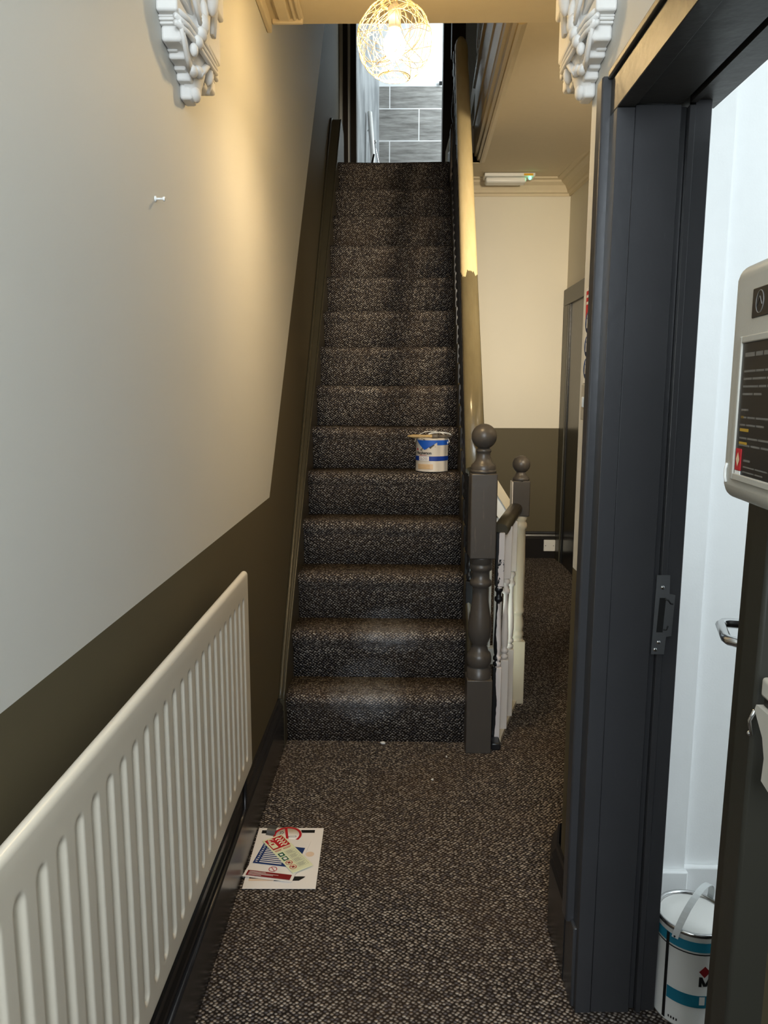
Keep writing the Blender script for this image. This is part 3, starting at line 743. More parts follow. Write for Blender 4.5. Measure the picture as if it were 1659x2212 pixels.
# ================================================================== CORBELS
def corbel(xw, sgn, yc, z0, label):
    """ornate plaster bracket: stepped sides, a bulging shield, crossed ribbons; sgn: direction out of the wall"""
    b = MB()
    def bx(v0, v1, hw, w, off=0.0, bev=0.004):
        xs = sorted((xw, xw+sgn*w)); b.box((xs[0], yc-hw+off, z0+v0), (xs[1], yc+hw+off, z0+v1), bev, 2)
    bx(0.0, 0.034, 0.024, 0.026, 0, 0.006); bx(0.028, 0.046, 0.046, 0.032, 0, 0.005); bx(0.043, 0.054, 0.062, 0.025)
    bx(0.050, 0.066, 0.098, 0.036, 0, 0.005); bx(0.060, 0.068, 0.108, 0.022); bx(0.064, 0.0935, 0.144, 0.040, 0, 0.006)
    bx(0.092, 0.0975, 0.150, 0.029, 0, 0.002); bx(0.0965, 0.1025, 0.156, 0.037, 0, 0.0025); bx(0.1015, 0.1065, 0.158, 0.030, 0, 0.002)
    bx(0.1055, 0.136, 0.174, 0.042, 0, 0.005); bx(0.135, 0.142, 0.172, 0.034, 0, 0.002); bx(0.141, 0.24, 0.178, 0.046, 0, 0.005); bx(0.239, 0.395, 0.185, 0.055, 0, 0.006)
    # bulging shield
    outl = [(0.006,0.012,0.032),(0.03,0.03,0.040),(0.06,0.055,0.046),(0.09,0.075,0.050),(0.13,0.090,0.053),(0.2,0.100,0.058),(0.28,0.11,0.066),(0.39,0.13,0.085)]
    vs = []; seg = 14
    for v, hw, w in outl:
        for k in range(seg+1):
            a = math.pi*k/seg
            vs.append((xw+sgn*(0.012+(w-0.012)*math.sin(a)**0.6 if 0 < k < seg else 0.012), yc-hw*math.cos(a), z0+v))
    n = seg+1
    b._new(vs, [(i*n+k, i*n+k+1, (i+1)*n+k+1, (i+1)*n+k) for i in range(len(outl)-1) for k in range(seg)], True)
    def P(u, v, w): return (xw+sgn*w, yc+u, z0+v)
    # three cords of ribbon wrapped across, a second set rising to the knot
    for k in range(3):
        o = 0.0125*k
        b.tube([P(-0.168, 0.112-o, 0.036), P(-0.12, 0.114-o, 0.047), P(-0.06, 0.110-o, 0.055), P(0.0, 0.108-o, 0.058), P(0.06, 0.112-o*0.9, 0.055), P(0.11, 0.122-o*0.8, 0.049), P(0.150, 0.134-o*0.7, 0.041)], 0.0052, 8)
        b.tube([P(-0.150+0.02*k, 0.235, 0.050), P(-0.125+0.018*k, 0.19, 0.054), P(-0.095+0.014*k, 0.155, 0.057), P(-0.055+0.008*k, 0.13, 0.058)], 0.0048, 8)
        b.tube([P(0.150-0.016*k, 0.36, 0.062), P(0.118-0.012*k, 0.29, 0.058), P(0.10-0.01*k, 0.22, 0.054), P(0.094-0.008*k, 0.17, 0.050)], 0.0055, 8)
    for k in range(2):
        o = 0.013*k
        b.tube([P(-0.155+o, 0.098, 0.040), P(-0.135+o, 0.070, 0.042), P(-0.105+o, 0.048, 0.040), P(-0.070+o, 0.036, 0.036)], 0.0045, 8)
    # knot and drop of buds
    for u, v, w, r, sc in [(-0.025,0.168,0.056,0.020,(0.55,0.7,1.3)),(-0.040,0.138,0.058,0.023,(0.6,1.0,0.9)),(-0.058,0.112,0.060,0.018,(0.6,1.1,0.75)),(-0.074,0.090,0.056,0.016,(0.65,1.1,0.8)),(-0.088,0.070,0.050,0.013,(0.7,0.9,1.0)),
                            (-0.062,0.040,0.040,0.014,(0.7,1.3,0.8)),(-0.030,0.050,0.045,0.016,(0.6,1.5,0.7)),(0.050,0.075,0.046,0.022,(0.5,0.7,1.0)),(0.03,0.23,0.062,0.032,(0.5,0.8,1.4)),(-0.06,0.235,0.062,0.026,(0.5,0.8,1.4)),(-0.004,0.016,0.030,0.018,(0.6,1.1,0.9))]:
        b.ball(P(u, v, w), r, 14, 8, sc)
    b.tube([P(-0.035,0.045,0.046), P(-0.01,0.062,0.050), P(0.025,0.086,0.050), P(0.06,0.100,0.046), P(0.09,0.092,0.042), P(0.092,0.068,0.036), P(0.082,0.050,0.032)], 0.008, 8)
    return tag(b.build('plaster_corbel', M['plaster']), label, 'corbel', 'plaster corbels under the arch')
corbel(XL, 1, 1.757, 2.018, 'ornate white plaster corbel on the left wall above the radiator')
corbel(XR, -1, 1.815, 2.04, 'ornate white plaster corbel on the right wall beside the dark door frame')

# ================================================================== PENDANT LAMP
LC = Vector((-0.018, 2.35, 2.390)); LR = 0.106
lamp = thing('pendant_lamp', 'lit globe pendant of tangled brass wire around a glowing bulb', 'lamp', (LC.x, LC.y, 2.699))
def ll(o): o.matrix_parent_inverse = Matrix.Translation((-LC.x, -LC.y, -2.699)); return o
b = MB(); rnd = random.Random(11)
for k in range(34):
    # loops of wire wandering over the sphere
    ax = Vector((rnd.gauss(0,1), rnd.gauss(0,1), rnd.gauss(0,0.8))).normalized()
    tilt = rnd.uniform(0.25, 1.0); u = ax.orthogonal().normalized(); v = ax.cross(u)
    ph = rnd.uniform(0, 6.28); am = rnd.uniform(0.05, 0.16); fq = rnd.choice((2, 3, 4))
    pts = []
    for i in range(44):
        a = 2*math.pi*i/44
        h = math.cos(math.acos(min(1, tilt)))*0 + (1-tilt)*0.8
        d = (u*math.cos(a)+v*math.sin(a))*math.sqrt(max(0, 1-h*h)) + ax*h + ax*am*math.sin(fq*a+ph)
        d.normalize()
        if d.z > 0.93 or d.z < -0.92: d = Vector((d.x, d.y, max(-0.92, min(0.93, d.z)))); q = math.sqrt(1-d.z**2)/max(1e-4, math.hypot(d.x, d.y)); d.x *= q; d.y *= q
        pts.append(LC + d*LR*(1+0.012*math.sin(5*a+k)))
    b.tube(pts, 0.00072, 5, True)
rp = [LC+Vector((0.045*math.cos(a), 0.045*math.sin(a), -0.096)) for a in [2*math.pi*i/28 for i in range(28)]]
b.tube(rp, 0.0015, 6, True)
rp = [LC+Vector((0.036*math.cos(a), 0.036*math.sin(a), 0.099)) for a in [2*math.pi*i/24 for i in range(24)]]
b.tube(rp, 0.0015, 6, True)
for a in (0, 2.094, 4.189): b.tube([LC+Vector((0.036*math.cos(a), 0.036*math.sin(a), 0.099)), LC+Vector((0.019*math.cos(a), 0.019*math.sin(a), 0.088))], 0.0014, 5)
ll(b.build('wire_globe', M['gold_wire'], lamp))
b = MB(); b.lathe([(0.002, 0.092), (0.014, 0.092), (0.019, 0.085), (0.0195, 0.06), (0.0165, 0.055), (0.0165, 0.036), (0.0185, 0.032), (0.0185, 0.026)], tuple(LC), 18); ll(b.build('lamp_holder', M['white_plastic'], lamp))
b = MB(); b.lathe([(0.0001,-0.050),(0.012,-0.048),(0.022,-0.041),(0.029,-0.028),(0.0315,-0.012),(0.029,0.003),(0.022,0.015),(0.0165,0.022),(0.0155,0.0255)], tuple(LC), 20, caps=False); ll(b.build('bulb', M['bulb'], lamp))
sl0 = bpy.data.lights.new('bulb_downlight', 'SPOT'); sl0.energy = DOWN_LIGHT; sl0.color = (1.0, 0.74, 0.42); sl0.spot_size = math.radians(165); sl0.spot_blend = 0.8; sl0.shadow_soft_size = 0.028
so_ = bpy.data.objects.new('bulb_downlight', sl0); COL.objects.link(so_); so_.location = LC+Vector((0,0,-0.054)); so_.parent = lamp; ll(so_)
b = MB(); b.tube([LC+Vector((0,0,0.092)), (LC.x, LC.y, 2.68)], 0.0035, 8); ll(b.build('cord', M['white_plastic'], lamp))
b = MB(); b.lathe([(0.012,2.66),(0.03,2.668),(0.042,2.685),(0.045,2.6995)], (LC.x, LC.y, 0), 20); ll(b.build('ceiling_rose', M['white_plastic'], lamp))

# ================================================================== EMERGENCY LIGHT, SOCKET, SIGNS
el = thing('emergency_light', 'slim white emergency light batten with green diode over the back wall', 'light', (0.745, 5.56, 2.89))
def ell(o): o.matrix_parent_inverse = Matrix.Translation((-0.745, -5.56, -2.89)); return o
zt = zc(5.545)-0.006
b = MB(); b.box((0.575, 5.49, zt-0.024), (0.92, 5.605, zt), 0.006); ell(b.build('housing', M['white_plastic'], el))
b = MB(); b.box((0.585, 5.50, zt-0.062), (0.862, 5.595, zt-0.0245), 0.014, 3); ell(b.build('diffuser', M['white_plastic'], el))
b = MB(); b.ball((0.885, 5.5, zt-0.034), 0.011, 12, 8); ell(b.build('diode', M['led'], el))
b = MB(); b.box((0.842, 5.4885, zt-0.02), (0.905, 5.4899, zt-0.007)); ell(b.build('sticker', M['yellow'], el))
so = thing('socket_plate', 'square white blank plate on the black skirting of the back wall', 'socket', (1.155, YB-0.023, 0.26))
b = MB(); b.box((-0.044, -0.012, -0.044), (0.044, 0.0, 0.044), 0.004); b.build('plate', M['white_plastic'], so)
for x in (-0.03, 0.03):
    b = MB(); b.lathe([(0.0038, -0.0008), (0.0038, 0.0008)], seg=10, mat=Matrix.Translation((x, -0.0122, 0)) @ Matrix.Rotation(math.pi/2, 4, 'X')); b.build('screw', M['steel'], so)

sg = thing('safety_sign', 'narrow white safety sign with red header and blue discs beside the door frame', 'sign', (XR, 1.74, 1.53))
def S3(u, v, w=0.0): return (-w, u, v)       # u along the wall, v up, w out of the wall
b = MB(); b.box((-0.003, -0.055, -0.106), (0.0, 0.047, 0.106), 0.001, 1); b.build('panel', M['white_plastic'], sg)
b = MB(); b.quad(S3(-0.052,0.035,0.0036), S3(0.042,0.035,0.0036), S3(0.042,0.098,0.0036), S3(-0.052,0.098,0.0036)); b.build('header', M['red'], sg)
for v in (0.028, -0.024, -0.073):
    b = MB(); Mx = Matrix.Translation((-0.0034, 0.019, v)) @ Matrix.Rotation(math.pi/2, 4, 'Y'); b.lathe([(0.0225,-0.0004),(0.0225,0.0004)], seg=24, mat=Mx)
    d_ = b.build('blue_disc', M['blue'], sg)
    b = MB(); b.box((-0.0043, 0.012, v-0.012), (-0.0039, 0.026, v+0.008)); b.ball((-0.0041, 0.019, v+0.013), 0.005, 10, 6, (0.08,1,1)); b.build('pictogram', M['white_plastic'], d_)
b = MB()
for v in (0.083, 0.068): b.quad(S3(-0.045,v,0.004), S3(0.036,v,0.004), S3(0.036,v+0.006,0.004), S3(-0.045,v+0.006,0.004))
b.build('lettering', M['white_plastic'], sg)
sw = thing('switch_plate', 'grey metal switch plate below the safety sign', 'switch', (XR, 1.742, 1.382))
b = MB(); b.box((-0.006, -0.043, -0.04), (0.0, 0.040, 0.04), 0.002); b.build('plate', M['grey_plastic'], sw)
b = MB(); b.box((-0.011, 0.006, -0.012), (-0.0062, 0.018, 0.012), 0.002); b.build('rocker', M['white_plastic'], sw)

# strike plate let into the jamb
sp = thing('strike_plate', 'tarnished steel strike plate screwed to the dark door jamb', 'strike plate', (0.55, 1.562, 0.945))
b = MB()
out = [(-0.017,-0.084),(0.010,-0.084),(0.012,-0.046),(0.023,-0.044),(0.026,0.044),(0.014,0.046),(0.013,0.086),(-0.014,0.086)]
hole = [(-0.009,-0.036),(0.004,-0.036),(0.007,0.038),(-0.006,0.038)]
b.prism(out, 1, -0.0135, -0.0115)
b.build('plate', M['steel'], sp)
b = MB(); b.prism(hole, 1, -0.0142, -0.0136); b.build('latch_slot', M['black'], sp)
for x, z in [(-0.001, 0.06), (-0.003, -0.058), (-0.009, -0.074)]:
    b = MB(); b.lathe([(0.004,-0.0008),(0.004,0.0006)], seg=12, mat=Matrix.Translation((x, -0.0138, z)) @ Matrix.Rotation(math.pi/2, 4, 'X')); b.build('screw', M['chrome'], sp)
b = MB(); b.tube([(0.005,-0.0142,0.036),(0.012,-0.0142,0.033),(0.017,-0.0142,0.026),(0.022,-0.0142,0.025)], 0.002, 6); b.build('lip', M['black'], sp)
b = MB(); b.tube([(0.005,-0.0142,-0.03),(0.011,-0.0142,-0.03),(0.014,-0.0142,-0.022)], 0.0018, 6); b.build('lip', M['black'], sp)

# ================================================================== CONTROL UNIT on the near door casing (text panel) and latch below it
cu = thing('control_unit', 'grey plastic control unit with black text panel at the right edge', 'control panel', (0.352, 0.835, 1.408), -0.085)
# local: x out of the wall is negative, y along the wall (0 = far end, negative towards us), z up
b = MB(); b.box((0.0, -0.30, -0.118), (0.052, 0.004, 0.124), 0.016, 7); b.build('case', M['grey_plastic'], cu)
b = MB(); b.box((0.046, -0.24, -0.06), (0.062, -0.03, 0.06), 0.003, 1); b.build('back_box', M['grey_plastic'], cu)
def ring(b, y0, y1, z0, z1, w, x0, x1):
    b.box((x0, y0, z0), (x1, y0+w, z1), 0.0012, 2); b.box((x0, y1-w, z0), (x1, y1, z1), 0.0012, 2)
    b.box((x0, y0+w, z0), (x1, y1-w, z0+w), 0.0012, 2); b.box((x0, y0+w, z1-w), (x1, y1-w, z1), 0.0012, 2)
b = MB(); ring(b, -0.272, -0.034, -0.095, 0.050, 0.007, -0.003, 0.002); b.build('bezel', M['grey_plastic'], cu)
b = MB(); b.box((-0.0012, -0.265, -0.088), (0.001, -0.041, 0.043), 0.0005, 1); scn = b.build('text_panel', M['black_plastic'], cu)
def words(b, y, z, h, lens):
    for L in lens: b.quad((-0.0014, y, z), (-0.0014, y-L, z), (-0.0014, y-L, z+h*0.75), (-0.0014, y, z+h*0.75)); y -= L+0.0022
b = MB(); words(b, -0.05, 0.029, 0.0055, (0.026, 0.018, 0.03, 0.02))
for k, ln in enumerate([(0.03,0.02,0.04,0.03),(0.022,0.034,0.026,0.03),(0.04,0.018,0.03),(0.028,0.02)]): words(b, -0.05, 0.014-0.0075*k, 0.0028, ln)
for k, ln in enumerate([(0.02,),(0.016,0.02,0.03,0.02),(0.014,0.024,0.02)]): words(b, -0.05, -0.024-0.0075*k, 0.0026, ln)
for k, ln in enumerate([(0.02,0.026,0.03),(0.03,0.024,0.02)]): words(b, -0.05, -0.052-0.007*k, 0.0026, ln)
words(b, -0.066, -0.074, 0.003, (0.018,)); words(b, -0.066, -0.080, 0.002, (0.03,0.03,0.02)); words(b, -0.066, -0.085, 0.002, (0.03,0.02))
b.build('lettering', M['grey_print'], cu)
for z_, h_, L_ in ((-0.0445, 0.004, 0.024), (-0.0315, 0.003, 0.008), (-0.0575, 0.0035, 0.022)):
    b = MB(); words(b, -0.05, z_, h_, (L_,)); b.build('yellow_heading', M['ochre'], cu)
b = MB(); b.box((-0.0019, -0.060, -0.084), (-0.0014, -0.045, -0.062)); lg = b.build('red_badge', M['red'], cu)
b = MB(); q = -0.0023; b._new([(q,-0.0525,-0.0655),(q,-0.0475,-0.073),(q,-0.0525,-0.0805),(q,-0.0575,-0.073)], [(0,1,2,3)]); b.build('diamond_mark', M['peach'], cu)
b = MB(); b.box((-0.0019, -0.060, -0.089), (-0.0014, -0.045, -0.0845)); b.build('badge_foot', M['white_plastic'], cu)
b = MB(); b.box((-0.0012, -0.115, 0.066), (0.001, -0.058, 0.094), 0.0006, 1); em = b.build('emblem_plate', M['black_plastic'], cu)
b = MB(); rp = [(-0.0014, -0.078+0.0095*math.cos(a), 0.080+0.0105*math.sin(a)) for a in [2*math.pi*i/24 for i in range(24)]]; b.tube(rp, 0.0005, 6, True); b.tube([(-0.0014,-0.084,0.077),(-0.0014,-0.078,0.085),(-0.0014,-0.072,0.077)], 0.0006, 6); b.build('emblem', M['grey_print'], cu)
b = MB(); b.tube([(-0.0006,-0.018,-0.080),(-0.0012,-0.0155,-0.086),(-0.0012,-0.0155,-0.094),(-0.0006,-0.018,-0.1)], 0.0016, 6); b.build('screw_slot', M['white_plastic'], cu)

lk = thing('door_latch', 'pale grey plastic latch on the dark casing below the grey control unit', 'latch', (0.394, 0.80, 1.03))
b = MB(); b.box((-0.010, -0.075, 0.055), (-0.0005, -0.024, 0.077), 0.004, 3); b.build('catch', M['grey_plastic'], lk)
b = MB(); b.box((-0.004, -0.072, 0.044), (-0.0005, -0.022, 0.0545)); b.build('gap_plate', M['black'], lk)
b = MB(); b.prism([(-0.018,0.043),(-0.015,0.036),(-0.036,0.014),(-0.043,-0.006),(-0.041,-0.032),(-0.058,-0.036),(-0.085,-0.036),(-0.085,0.043)], 0, -0.010, -0.0005); b.build('lever_body', M['grey_plastic'], lk)
b = MB(); b.tube([(-0.008,-0.012,0.034),(-0.010,-0.006,0.02),(-0.008,-0.008,0.004)], 0.0022, 8); b.ball((-0.009,-0.006,0.005), 0.003, 10, 6); b.build('hook', M['chrome'], lk)

# ================================================================== PAINT CAN ON THE STAIRS AND BRUSH
pc = thing('paint_can', 'used white gloss paint can with blue chevron label on the fifth stair', 'paint can', (0.163, 3.705, 1.0305))
R_ = 0.0785; HH = 0.158
def cyl(r, off=0.0):
    def f(u, v): a = (u+off)/r; return (r*math.sin(a), -r*math.cos(a), v)
    return f
m, nt, pb = new_mat('paint spattered white can'); co = objco(nt)
n = noise(nt, co, 34.0, 5, 0.6); sep = nt.nodes.new('ShaderNodeSeparateXYZ'); nt.links.new(co, sep.inputs[0])
top = ramp(nt, sep.outputs[2], 0.07, 0.17)
dr_ = mathn(nt, 'GREATER_THAN', mathn(nt, 'ADD', n, mathn(nt, 'MULTIPLY', top, 0.13)), 0.70)
nt.links.new(mixc(nt, dr_, lin((214, 206, 194)), lin((84, 82, 76))), pb.inputs['Base Color']); pb.inputs['Roughness'].default_value = 0.4
M['spattered'] = m
b = MB(); b.lathe([(0.0005,0.002),(R_-0.003,0.002),(R_,0.0),(R_,0.004),(R_-0.001,0.006),(R_-0.001,HH-0.006),(R_+0.0005,HH-0.003),(R_,HH),(R_-0.004,HH+0.001),(R_-0.009,HH-0.002),(R_-0.010,HH-0.012),(0.0005,HH-0.022)], (0,0,0), 44, caps=False); b.build('body', M['spattered'], pc)
b = MB(); b.lathe([(0.0005,HH-0.018),(R_-0.0105,HH-0.015),(R_-0.0105,HH-0.0185),(0.0005,HH-0.0215)], (0,0,0), 36, caps=False); b.build('wet_paint', M['trim_dark'], pc)
def wrap(b, u0, u1, v0, v1, r, k=10):
    """curved label patch between two heights (v may be callables of u)"""
    f = cyl(r); vs = []
    for i in range(k+1):
        u = u0+(u1-u0)*i/k
        a = v0(u) if callable(v0) else v0; c = v1(u) if callable(v1) else v1
        vs += [f(u, a), f(u, c)]
    b._new(vs, [(2*i, 2*i+1, 2*i+3, 2*i+2) for i in range(k)], True)
b = MB()
def chev(u): return 0.104 + (abs(u+0.0405)/0.0405*0.036 if u < -0.0405 else (u+0.0405)/0.078*0.046)
wrap(b, -0.098, 0.0375, chev, lambda u: 0.1505, R_+0.0006, 30); wrap(b, 0.022, 0.12, lambda u: 0.128 if u > 0.012 else 0.15, 0.1505, R_+0.0008, 12); b.build('blue_chevron', M['can_blue'], pc)
b = MB(); wrap(b, -0.115, 0.123, 0.053, 0.0745, R_+0.0006, 30); b.build('blue_band', M['can_band'], pc)
b = MB(); wrap(b, -0.072, -0.017, 0.0535, 0.0735, R_+0.0011, 12); b.build('gloss_patch', M['paper'], pc)
b = MB(); f = cyl(R_+0.0016); put_text(b, 'GLOSS', 0.0165, lambda x, y: f(-0.069+x*0.92, 0.058+y)); b.build('gloss_lettering', M['navy'], pc)
b = MB()
for j, (ox, oy) in enumerate(((0,0),(0.0006,0),(-0.0006,0),(0,0.0005),(0,-0.0005))):
    f = cyl(R_+0.0009+0.00004*j); put_text(b, 'Macpherson', 0.019, lambda x, y: f(-0.089+ox+x*0.89, 0.0845+oy+y))
b.build('maker_lettering', M['black'], pc)
b = MB(); f = cyl(R_+0.0009); b._new([f(-0.084,0.1135), f(-0.0775,0.1065), f(-0.084,0.0995), f(-0.0905,0.1065)], [(0,1,2,3)]); b.build('red_diamond', M['red'], pc)
b = MB(); f = cyl(R_+0.0009); put_text(b, 'TRADE PAINT', 0.0075, lambda x, y: f(-0.072+x*0.95, 0.0765+y)); b.build('red_lettering', M['red'], pc)
b = MB(); wrap(b, -0.082, 0.003, 0.0125, 0.0375, R_+0.0006, 14); b.build('peach_patch', M['peach'], pc)
b = MB()
for v in (0.032, 0.0265, 0.021, 0.0155): wrap(b, -0.078, -0.012, v, v+0.0012, R_+0.001, 12)
b.build('small_print', M['ochre'], pc)
b = MB(); b.lathe([(0.006,-0.003),(0.007,0.001),(0.004,0.003)], seg=12, mat=Matrix.Translation((R_*0.94, -R_*0.34, 0.137)) @ Matrix.Rotation(math.pi/2, 4, 'Y')); b.build('handle_ear', M['white_plastic'], pc)
b = MB(); pts = []
for i in range(25):
    a = math.pi*i/24
    pts.append((0.082*math.cos(a), -0.026*math.cos(a)+0.022*math.sin(a), 0.137+0.052*math.sin(a)))
b.tube(pts, 0.0018, 7); b.build('wire_handle', M['white_plastic'], pc)

pb_ = thing('paint_brush', 'paint brush with bare wooden handle lying across the open can', 'paint brush', (0.142, 3.665, 1.0305+HH+0.0105), 0.05)
def sect(cx, wy, hz, sq=2.4, n=16):
    return [(cx, wy*math.copysign(abs(math.cos(a))**(2/sq), math.cos(a)), hz*math.copysign(abs(math.sin(a))**(2/sq), math.sin(a))) for a in [2*math.pi*i/n for i in range(n)]]
def loft(b, secs):
    n = len(secs[0]); vs = [p for s_ in secs for p in s_]
    b._new(vs, [(k*n+i, k*n+(i+1) % n, (k+1)*n+(i+1) % n, (k+1)*n+i) for k in range(len(secs)-1) for i in range(n)] + [tuple(range(n))[::-1], tuple(range((len(secs)-1)*n, len(secs)*n))], True)
b = MB(); loft(b, [sect(-0.098,0.003,0.002), sect(-0.09,0.008,0.005), sect(-0.07,0.012,0.0085), sect(-0.04,0.011,0.008), sect(-0.012,0.008,0.0065), sect(0.005,0.012,0.007), sect(0.018,0.023,0.009)]); b.build('handle', paint('bare beech wood', (204, 172, 116), 0.5, 0.1, 0.1, 60), pb_)
b = MB(); loft(b, [sect(0.018,0.025,0.0098,4), sect(0.045,0.026,0.0098,4)]); b.build('ferrule', paint('paint crusted ferrule', (112, 104, 92), 0.6, 0.2, 0.3, 80), pb_)
b = MB(); loft(b, [sect(0.045,0.025,0.009,4), sect(0.07,0.026,0.008,4), sect(0.095,0.024,0.005,4), sect(0.108,0.02,0.002,4)]); b.build('bristles', paint('painty bristles', (92, 84, 74), 0.8, 0.2, 0.5, 120), pb_)
b = MB(); rp = [(0.035+0.052*math.cos(a), 0.012+0.03*math.sin(a), 0.012+0.008*math.sin(a)) for a in [math.pi*i/20 for i in range(21)]]
b.tube(rp, 0.0042, 8); o = b.build('can_lid_ring', M['white_plastic']); o.location = (0.165, 3.70, 1.0305+HH+0.004)
tag(o, 'pale curved strip of tin lid behind the brush on the open can', 'lid ring')

# ================================================================== BUCKET BEHIND THE DOOR FRAME
bk = thing('paint_tin', 'white and teal paint tin with clear strap handle behind the door frame', 'paint tin', (0.6765, 1.590, 0.0005))
RB = 0.0785; HB = 0.236
b = MB(); b.lathe([(0.0005,0.003),(RB-0.004,0.003),(RB,0.0),(RB,0.005),(RB-0.0012,0.007),(RB-0.0012,HB-0.008),(RB,HB-0.006)], (0,0,0), 44, caps=False); b.build('body', M['white_plastic'], bk)
b = MB(); rp = []
b.lathe([(RB-0.001,HB-0.008),(RB+0.001,HB-0.006),(RB+0.002,HB-0.002),(RB,HB+0.002),(RB-0.004,HB+0.002),(RB-0.007,HB-0.002),(RB-0.0075,HB-0.006)], (0,0,0), 44, caps=False); b.build('rim', M['chrome'], bk)
b = MB(); b.prism([((RB-0.0078)*math.cos(2*math.pi*i/40), (RB-0.0078)*math.sin(2*math.pi*i/40)) for i in range(40)], 2, HB-0.0075, HB-0.0045); b.build('lid', M['white_plastic'], bk)
def wrapb(b, u0, u1, v0, v1, r, k=24): wrap(b, u0, u1, v0, v1, r, k)
pi_r = math.pi*RB
b = MB(); wrapb(b, -pi_r, pi_r, 0.195, 0.218, RB+0.0002, 44); b.build('teal_top_band', M['teal'], bk)
b = MB(); wrapb(b, -pi_r, pi_r, 0.188, 0.191, RB+0.0002, 44); b.build('black_line', M['black'], bk)
b = MB(); wrapb(b, -0.086, -0.078, 0.006, 0.217, RB+0.0004, 3); b.build('black_stripe', M['black'], bk)
b = MB(); wrapb(b, -0.077, pi_r*0.9, lambda u: 0.060, lambda u: 0.090, RB+0.0002, 36); b.build('teal_band', M['teal'], bk)
f = cyl(RB+0.0003)
b = MB(); wrapb(b, -0.0105, 0.0145, lambda u: 0.149-0.014*(1-abs(u-0.002)/0.0125), lambda u: 0.149+0.014*(1-abs(u-0.002)/0.0125), RB+0.0004, 12); b.build('red_diamond', M['maroon'], bk)
b = MB()
def slant(b, u0, v0, u1, v1, w, f, k=6):
    vs = []
    for i in range(k+1):
        t = i/k; vs += [f(u0+(u1-u0)*t, v0+(v1-v0)*t), f(u0+(u1-u0)*t+w, v0+(v1-v0)*t)]
    b._new(vs, [(2*i, 2*i+1, 2*i+3, 2*i+2) for i in range(k)])
for q in ((-0.0095,0.1125,-0.0095,0.1365,0.0062), (0.0123,0.1125,0.0123,0.1365,0.0062), (-0.0095,0.1365,0.0008,0.1135,0.0068), (0.0122,0.1365,0.0020,0.1135,0.0063)): slant(b, *q, f)
put_text(b, 'acpherson', 0.033, lambda x, y: f(0.0205+x, 0.1125+y)); b.build('maker_lettering', M['black'], bk)
b = MB(); wrapb(b, -0.006, 0.006, 0.068, 0.088, RB+0.0006, 5); b.build('tab_mark', M['white_plastic'], bk)
b = MB()
for k in range(4): wrapb(b, -0.070+0.006*k, -0.067+0.006*k, 0.014, 0.020, RB+0.0004, 2)
b.build('small_print', M['black'], bk)
b = MB(); pts = []
ang = math.radians(45)
for i in range(23):
    a = math.pi*i/22; u = -0.0875*math.cos(a); h = 0.0805*math.sin(a)
    pts.append(Vector((u*math.cos(ang)+0.012*math.sin(a), u*math.sin(ang)-0.012*math.sin(a), HB-0.017+h*1.06)))
# flat translucent strap
vs = []; w = 0.0072
for i, p in enumerate(pts):
    sd = Vector((math.sin(ang), -math.cos(ang), 0))
    tdir = (pts[min(i+1,22)]-pts[max(i-1,0)]).normalized(); nn_ = tdir.cross(sd).normalized()
    for su, sn in ((-1,-1),(1,-1),(1,1),(-1,1)): vs.append(tuple(p+sd*w*su+nn_*0.0008*sn))
b._new(vs, [(k*4+i, k*4+(i+1) % 4, (k+1)*4+(i+1) % 4, (k+1)*4+i) for k in range(22) for i in range(4)] + [(0,1,2,3), (88,89,90,91)])
m, nt, p_ = new_mat('translucent strap plastic'); p_.inputs['Base Color'].default_value = lin((232, 236, 236)); p_.inputs['Roughness'].default_value = 0.35; p_.inputs['Transmission Weight'].default_value = 0.25
b.build('strap_handle', m, bk)
b = MB(); b.lathe([(0.0022,-0.0006),(0.0022,0.0006)], seg=10, mat=Matrix.Translation(tuple(pts[0]+Vector((-0.0012,-0.0012,0.004)))) @ Matrix.Rotation(math.radians(45), 4, 'Z') @ Matrix.Rotation(math.pi/2, 4, 'Y')); b.build('strap_hole', M['black'], bk)

# ================================================================== LOOSE SIGNS ON THE FLOOR
def sheet(name, label, cat, w, h, loc, rot, mat, th=0.0008, curl=0.0):
    t = thing(name, label, cat, loc, rot)
    b = MB(); nx, ny_ = 8, 8; vs = []
    for k in (0, 1):
        for j in range(ny_+1):
            for i in range(nx+1):
                x = w*i/nx; y = h*j/ny_
                vs.append((x, y, th*k + curl*((x/w-0.5)**2*0.5 + (0.0 if j > 2 else (1-j/3.0)**2*0.5))))
    n1 = (nx+1)*(ny_+1)
    fs = [(k*n1+j*(nx+1)+i, k*n1+j*(nx+1)+i+1, k*n1+(j+1)*(nx+1)+i+1, k*n1+(j+1)*(nx+1)+i) for k in (0,1) for j in range(ny_) for i in range(nx)]
    for i in range(nx): fs += [(i, i+1, n1+i+1, n1+i), (ny_*(nx+1)+i, ny_*(nx+1)+i+1, n1+ny_*(nx+1)+i+1, n1+ny_*(nx+1)+i)]
    for j in range(ny_): fs += [(j*(nx+1), (j+1)*(nx+1), n1+(j+1)*(nx+1), n1+j*(nx+1)), (j*(nx+1)+nx, (j+1)*(nx+1)+nx, n1+(j+1)*(nx+1)+nx, n1+j*(nx+1)+nx)]
    b._new(vs, fs); b.build('card', mat, t); return t
def rect(b, x0, y0, x1, y1, z): b.quad((x0,y0,z),(x1,y0,z),(x1,y1,z),(x0,y1,z))
